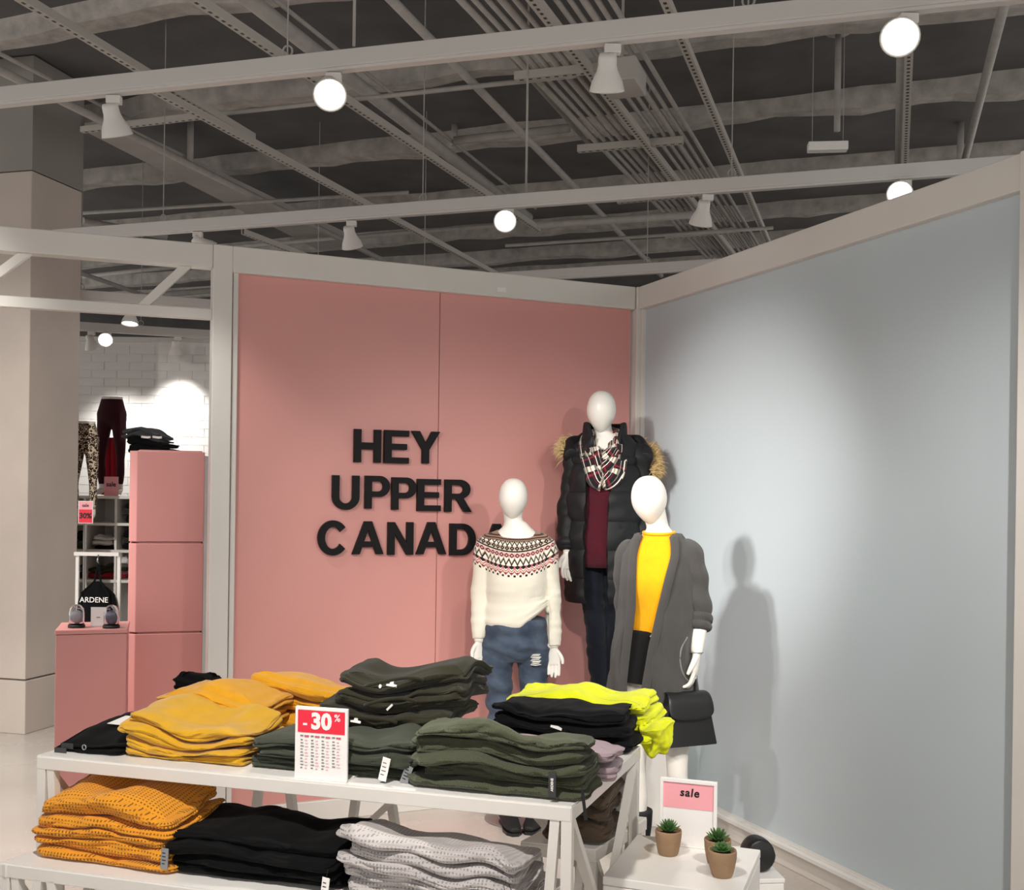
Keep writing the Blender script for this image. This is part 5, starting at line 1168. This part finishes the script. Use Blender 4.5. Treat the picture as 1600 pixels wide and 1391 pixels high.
# leg forms
def legform(label, px, py0, py1, d, wpx, mat, seed):
    s = d / F; zt_ = PD(px, py0, d).z; zb_ = PD(px, py1, d).z; h = zt_ - zb_; w_ = wpx * s / 2; th = thing('leg_form', label, 'mannequin', (PD(px, py0, d).x, d, zb_))
    m = MB(); m.rings([ering(0, 0, z * h, r_ * w_, r_ * w_ * .62, r_ * w_ * .7) for z, r_ in ((.70, .5), (.76, .98), (.84, 1.0), (.93, .82), (1.0, .70))])
    for sd in (-1, 1): limb(m, [(sd * w_ * .46, 0, h * .82), (sd * w_ * .5, 0, h * .70), (sd * w_ * .62, -.005, h * .5), (sd * w_ * .66, -.01, h * .36), (sd * w_ * .64, .0, h * .22), (sd * w_ * .62, 0, h * .10)], [w_ * .5, w_ * .48, w_ * .36, w_ * .27, w_ * .28, w_ * .2])
    link(remesh(m, 'leggings', .009, 3), 'leggings', mat, th, None, True)
    for sd in (-1, 1):
        m = MB(); limb(m, [(sd * w_ * .62, .0, h * .12), (sd * w_ * .62, 0, h * .05), (sd * w_ * .66, -.04, h * .03), (sd * w_ * .70, -.10, h * .018)], [w_ * .19, w_ * .2, w_ * .2, w_ * .12]); m.build('foot', skin, th, smooth=True)
    m = MB(); m.rings([ering(0, 0, h * z, w_ * .715, w_ * .45, w_ * .5) for z in (.985, 1.008)]); m.build('waist_rim', skin, th, smooth=True)
    return th
burgl = fabric('burgundy_legging', (58, 22, 30))
leop, t, b = newmat('leopard_print', (190, 168, 136), .9, spec=.1); ob = coords(t)
vn = t.nodes.new('ShaderNodeTexVoronoi'); vn.inputs['Scale'].default_value = 55; t.links.new(ob.k, vn.inputs['Vector']); f1 = N(t, vn.outputs['Distance'])
setcol(t, b, mixc(t, band(f1 + noise(t, ob, 60, 2) * .5, .52, .85), lin((206, 190, 168)), lin((52, 40, 34))))
legform('burgundy leggings on a white half mannequin standing on the back shelves', 175, 622, 773, 8.62, 46, burgl, 1)
lf = legform('leopard print leggings on a half mannequin beside the column edge', 133, 660, 812, 7.9, 44, leop, 2)
MB().tube([(.0, .03, .1), (0, .05, -lf.location.z + .004)], .012, 10).build('support_rod', chrome, lf, smooth=True)
# red trousers, hanging garments
p_ = PD(174, 715, 8.72); th = thing('hanging_trousers', 'red trousers hanging behind the burgundy leggings', 'trousers', p_)
m = MB(); limb(m, [(-.03, 0, .16), (-.035, 0, 0), (-.045, 0, -.30)], [(.045, .02), (.045, .025), (.038, .02)], 14); limb(m, [(.03, 0, .16), (.035, 0, 0), (.045, 0, -.30)], [(.045, .02), (.045, .025), (.038, .02)], 14); o = m.build('fabric', redf, th, smooth=True); wv = Wave(3, (60, 30, 5)); displace(o.data, lambda c: wv(*c.T) * .004)
sp = PD(174, 752, 8.44); th = thing('sale_sign', 'tiny pink sale card between the white feet on the shelf', 'sign', (sp.x, sp.y, zs_[0]))
MB().box((-.055, -.003, 0), (.055, .003, PD(174, 745, 8.44).z - zs_[0])).build('card', paper_pink, th); text('word', 'sale', .05, ink_black, th, (0, -.0045, (PD(174, 745, 8.44).z - zs_[0]) * .6), bold=.001)
sp = PD(134, 800, 7.3); th = thing('price_sign', 'small red and pink thirty percent card at the column edge', 'sign', (sp.x, sp.y, PD(134, 818, 7.3).z))
hh = 35 * 7.3 / F; MB().box((-.05, -.003, 0), (.05, .003, hh)).build('frame', paper_white, th); card('red_block', -.045, .045, .004, hh * .62, paper_red, th, -.0035); card('pink_block', -.045, .045, hh * .62, hh - .004, paper_pink, th, -.0035)
text('number', '30%', .05, ink_black, th, (0, -.005, hh * .33), bold=.002); text('word', 'sale', .03, ink_black, th, (0, -.005, hh * .8), bold=.0006)
MB().tube([(0, 0, 0), (0, .01, -PD(134, 818, 7.3).z + .004)], .004, 8).build('stem', grey_metal, th)
# denim piles behind the tall pink box
ds = thing('display_shelf', 'white block shelf holding dark folded denim behind the tall pink box', 'shelf', (PD(209, 700, 8.15).x, 8.15, 0))
zd = PD(230, 704, 8.0).z - .02; wds = PD(295, 700, 8.0).x - PD(209, 700, 8.15).x; MB().box((0.004, 0, 0), (wds, .5, zd - .03)).build('body', white_gloss, ds); MB().box((0.0, -.005, zd - .029), (wds + .005, .5, zd)).build('top', white_gloss, ds)
gden = fabric('charcoal_denim', (62, 62, 66))
stack(0, 0, 0, .32, .26, [.06, .06, .035, .035], [blackd, blackd, gden, gden], 'folded_jeans', ['black folded jeans at the bottom of the denim pile behind pink box', 'black folded jeans, second in the denim pile behind pink box', 'charcoal folded jeans, third in the denim pile behind pink box', 'charcoal folded jeans topping the pile behind the tall pink box'], '', 'folded denim behind the pink box', 231, rot=-TANG - .1, world=Vector((PD(232, 700, 8.34).x, 8.34, zd)), wr=1.3, offs=[(.05, 0), (.03, 0), (0, 0), (0, 0)], tilt=(-.1, 0), cr=.02)
for k in range(2):
    q = PD(216 + 18 * k, 674 - 1 * k, 8.0); o = MB().tube([(-.035, 0, 0), (-.01, -.002, -.003), (.012, 0, -.005), (.035, 0, -.002)], (.009, .005), 8, ref=(0, 0, 1)).build('folded_tag', paper_white, None, (q.x, 8.17, zd + .13), True); tag(o, ['white paper tag tucked in the charcoal denim, left', 'white paper tag tucked in the charcoal denim, right'][k], 'tag')
# drawstring bag
bp = PD(153, 940, 7.0); th = thing('drawstring_bag', 'black drawstring bag with white lettering hanging by the column', 'bag', bp)
def bagr(z, r_, d_): return ering(0, 0, z, r_, d_, d_, 28)
m = MB(); m.rings([bagr(-.17, .09, .03), bagr(-.165, .118, .05), bagr(-.08, .132, .065), (bagr(.02, .122, .06)), bagr(.07, .09, .045), bagr(.10, .035, .03), bagr(.13, .045, .03)]); me = apply_mods(m.mesh('bag'), [('SUBSURF', dict(levels=1, render_levels=1))]); wv = Wave(33, (50, 50, 20)); displace(me, lambda c: wv(*c.T) * .005); link(me, 'pouch', blackf, th, None, True)
for sx in (-1, 1): MB().tube([(sx * .10, -.03, -.12), (sx * .085, -.05, .06), (sx * .02, -.01, .13), (0, 0, .24)], .007, 8, ref=(0, 1, 0)).build('cord', blackf, th, smooth=True)
text('lettering', 'ARDENE', .048, paper_white, th, (.0, -.069, .015), bold=.0003)
zh = PD(153, 866, 7.0).z; hk = thing('display_hook', 'white wall rail with hook above the drawstring bag', 'hook', (bp.x, bp.y, zh)); MB().box((-.16, .0, -.012), (.13, .03, .012)).build('bar', white_gloss, hk); MB().tube([(0, -.004, -.005), (0, -.02, -.045), (0, .0, -.06)], .005, 8, ref=(1, 0, 0)).build('hook', chrome, hk, smooth=True)
for x in (-.15, .12): MB().box((x - .01, .03, -PD(153, 866, 7.0).z), (x + .01, .05, .012)).build('upright', white_gloss, hk)
# ------------------------------------------------------------------ small white box and black bag behind the plinth at right
wq = PD(1178, 1372, 3.62); wbk = thing('plinth', 'low white block behind the succulent plinth by the blue wall', 'plinth', (wq.x, 3.78, 0), .1)
MB().box((-.09, -.17, 0), (.085, .17, wq.z - .016)).build('body', white_gloss, wbk, bevel=.003); MB().box((-.092, -.172, wq.z - .015), (.087, .172, wq.z)).build('top', white_gloss, wbk, bevel=.002)
bb = PD(1183, 1340, 3.70); th = thing('black_bag', 'black rounded bag peeking out behind the succulent plinth', 'bag', (bb.x, bb.y, wq.z + .0005), .2)
m = MB(); prof = []
for i, y in enumerate((-.035, -.03, -.012, .012, .03, .035)):
    k = (.86, .96, 1, 1, .96, .86)[i]; prof.append([Vector((.056 * k * math.cos(a_) * (1 if math.sin(a_) < .2 else .95), y, 0.056 + .058 * k * math.sin(a_))) for a_ in [2 * PI * q_ / 28 for q_ in range(28)]])
m.rings(prof); m.build('pouch', black_leather, th, smooth=True)
